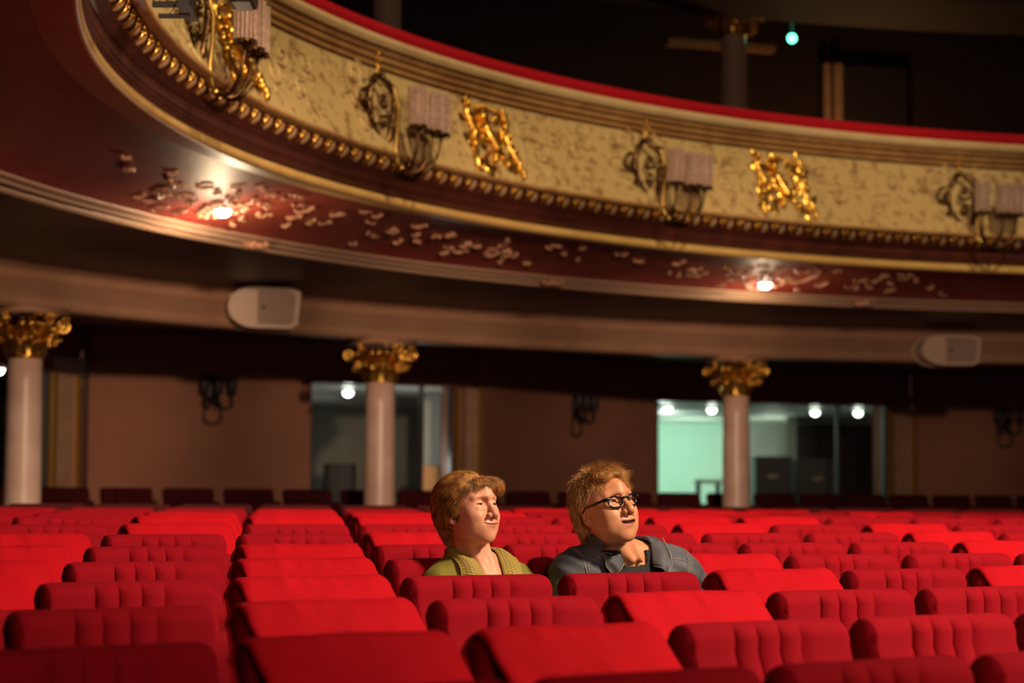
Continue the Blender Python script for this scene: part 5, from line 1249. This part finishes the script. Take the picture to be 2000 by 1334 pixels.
# T-shirt, denim jacket
bym = mb['by']; shm = mb['sh']
def mbase(P):
    d = body_sdf(P, mb, mpose); w = .006*np.sin(P[:, 2]*45-P[:, 0]*30)*np.sin(P[:, 0]*28+P[:, 1]*40+1)+.003*np.sin(P[:, 2]*110+P[:, 0]*70); return d+w*.7
def mneck(P, r, z0): d = np.minimum(cap(P, (0, bym+.015, shm-.01), tuple(np.array(mpose['neck'])+[0, 0, .10]), r, r+.02), np.where(P[:, 2] > shm+.085, -1., 1.)); return np.maximum(d, z0-P[:, 2])
ts = shell_cloth('tshirt', lambda P: body_sdf(P, mb, mpose), .007, .006, lambda P: np.minimum(mneck(P, .068, shm+.002+.0*P[:, 0]-np.clip(-(P[:, 1]-bym), 0, .2)*.35), np.where((P[:, 2] < .44) | (P[:, 2] > shm+.040) | (np.abs(P[:, 0]) > .22), -1., 1.)), (-.24, -.30, .42), (.24, .30, shm+.10), .0050, M['tshirt'], man)
def mcut(P):
    ax_ = np.abs(P[:, 0]); z = P[:, 2]; V = np.maximum.reduce([ax_-(.050+np.clip(z-(shm-.28), 0, 1)*.26), P[:, 1]-(bym-.015)])
    return np.minimum.reduce([mneck(P, .095, shm-.03), V, z-(mb['hip']), np.where((P[:, 1] < -.20) & (z < .64), -1., 1.)])
dj = shell_cloth('denim_jacket', mbase, .022, .014, mcut, (-.52, -.45, .40), (.52, .45, shm+.13), .0055, M['denim'], man)
trm = shell_cloth('trousers', lambda P: body_sdf(P, mb, mpose), .010, .006, lambda P: np.where((P[:, 2] > mb['hip']+.10) | (P[:, 2] < .10), -1., 1.), (-.30, -.62, .02), (.30, .20, mb['hip']+.14), .010, M['trouser'], man)
for s in (-1, 1):
    neckc = [(0.0, .085, .085), (.046, .078, .085), (.070, .050, .085), (.078, .012, .078), (.074, -.025, .055), (.066, -.055, .022), (.060, -.075, -.010)]
    outc = [(0.0, .135, .030), (.060, .120, .028), (.104, .075, .026), (.120, .020, .024), (.126, -.025, .010), (.128, -.060, -.012), (.104, -.095, -.045)]
    cl, G = collar(s, mbase, bym, shm, neckc, outc, .012, .027, M['denim'], man, .005)
    st_ = MB(); st_.tube(np.concatenate([G[1:, -1], G[-1, -2::-1]])+np.array([0, -.003, .002]), .0015, 5); st_.build('stitching', M['stitch'], cl)
    def proj_on(pts, grow=.0235): return proj_iso(mbase, pts, grow, 12)
    for off in (0, .008):     # yoke seam, armhole seam, front placket
        s1 = MB(); s1.tube(proj_on([(s*(.195+off-.02*q), bym+.01-.13*q, shm+.02-.20*q*q) for q in np.linspace(0, 1, 16)]), .0013, 5); s1.build('stitching', M['stitch'], dj)
        if off: continue
        s1 = MB(); s1.tube(proj_on([(s*(.105+.085*q), bym-.075+.01*q, shm+.030-off-.03*q*q) for q in np.linspace(0, 1, 10)]), .0013, 5); s1.build('stitching', M['stitch'], dj)
    for z_ in (-.13, -.20): 
        q = proj_on([(s*.075, bym-.12, shm+z_)], .024)[0]; bb = MB(); bb.ball(q, (.008, .005, .008), 10, 6); bb.build('button', M['stitch'], dj)
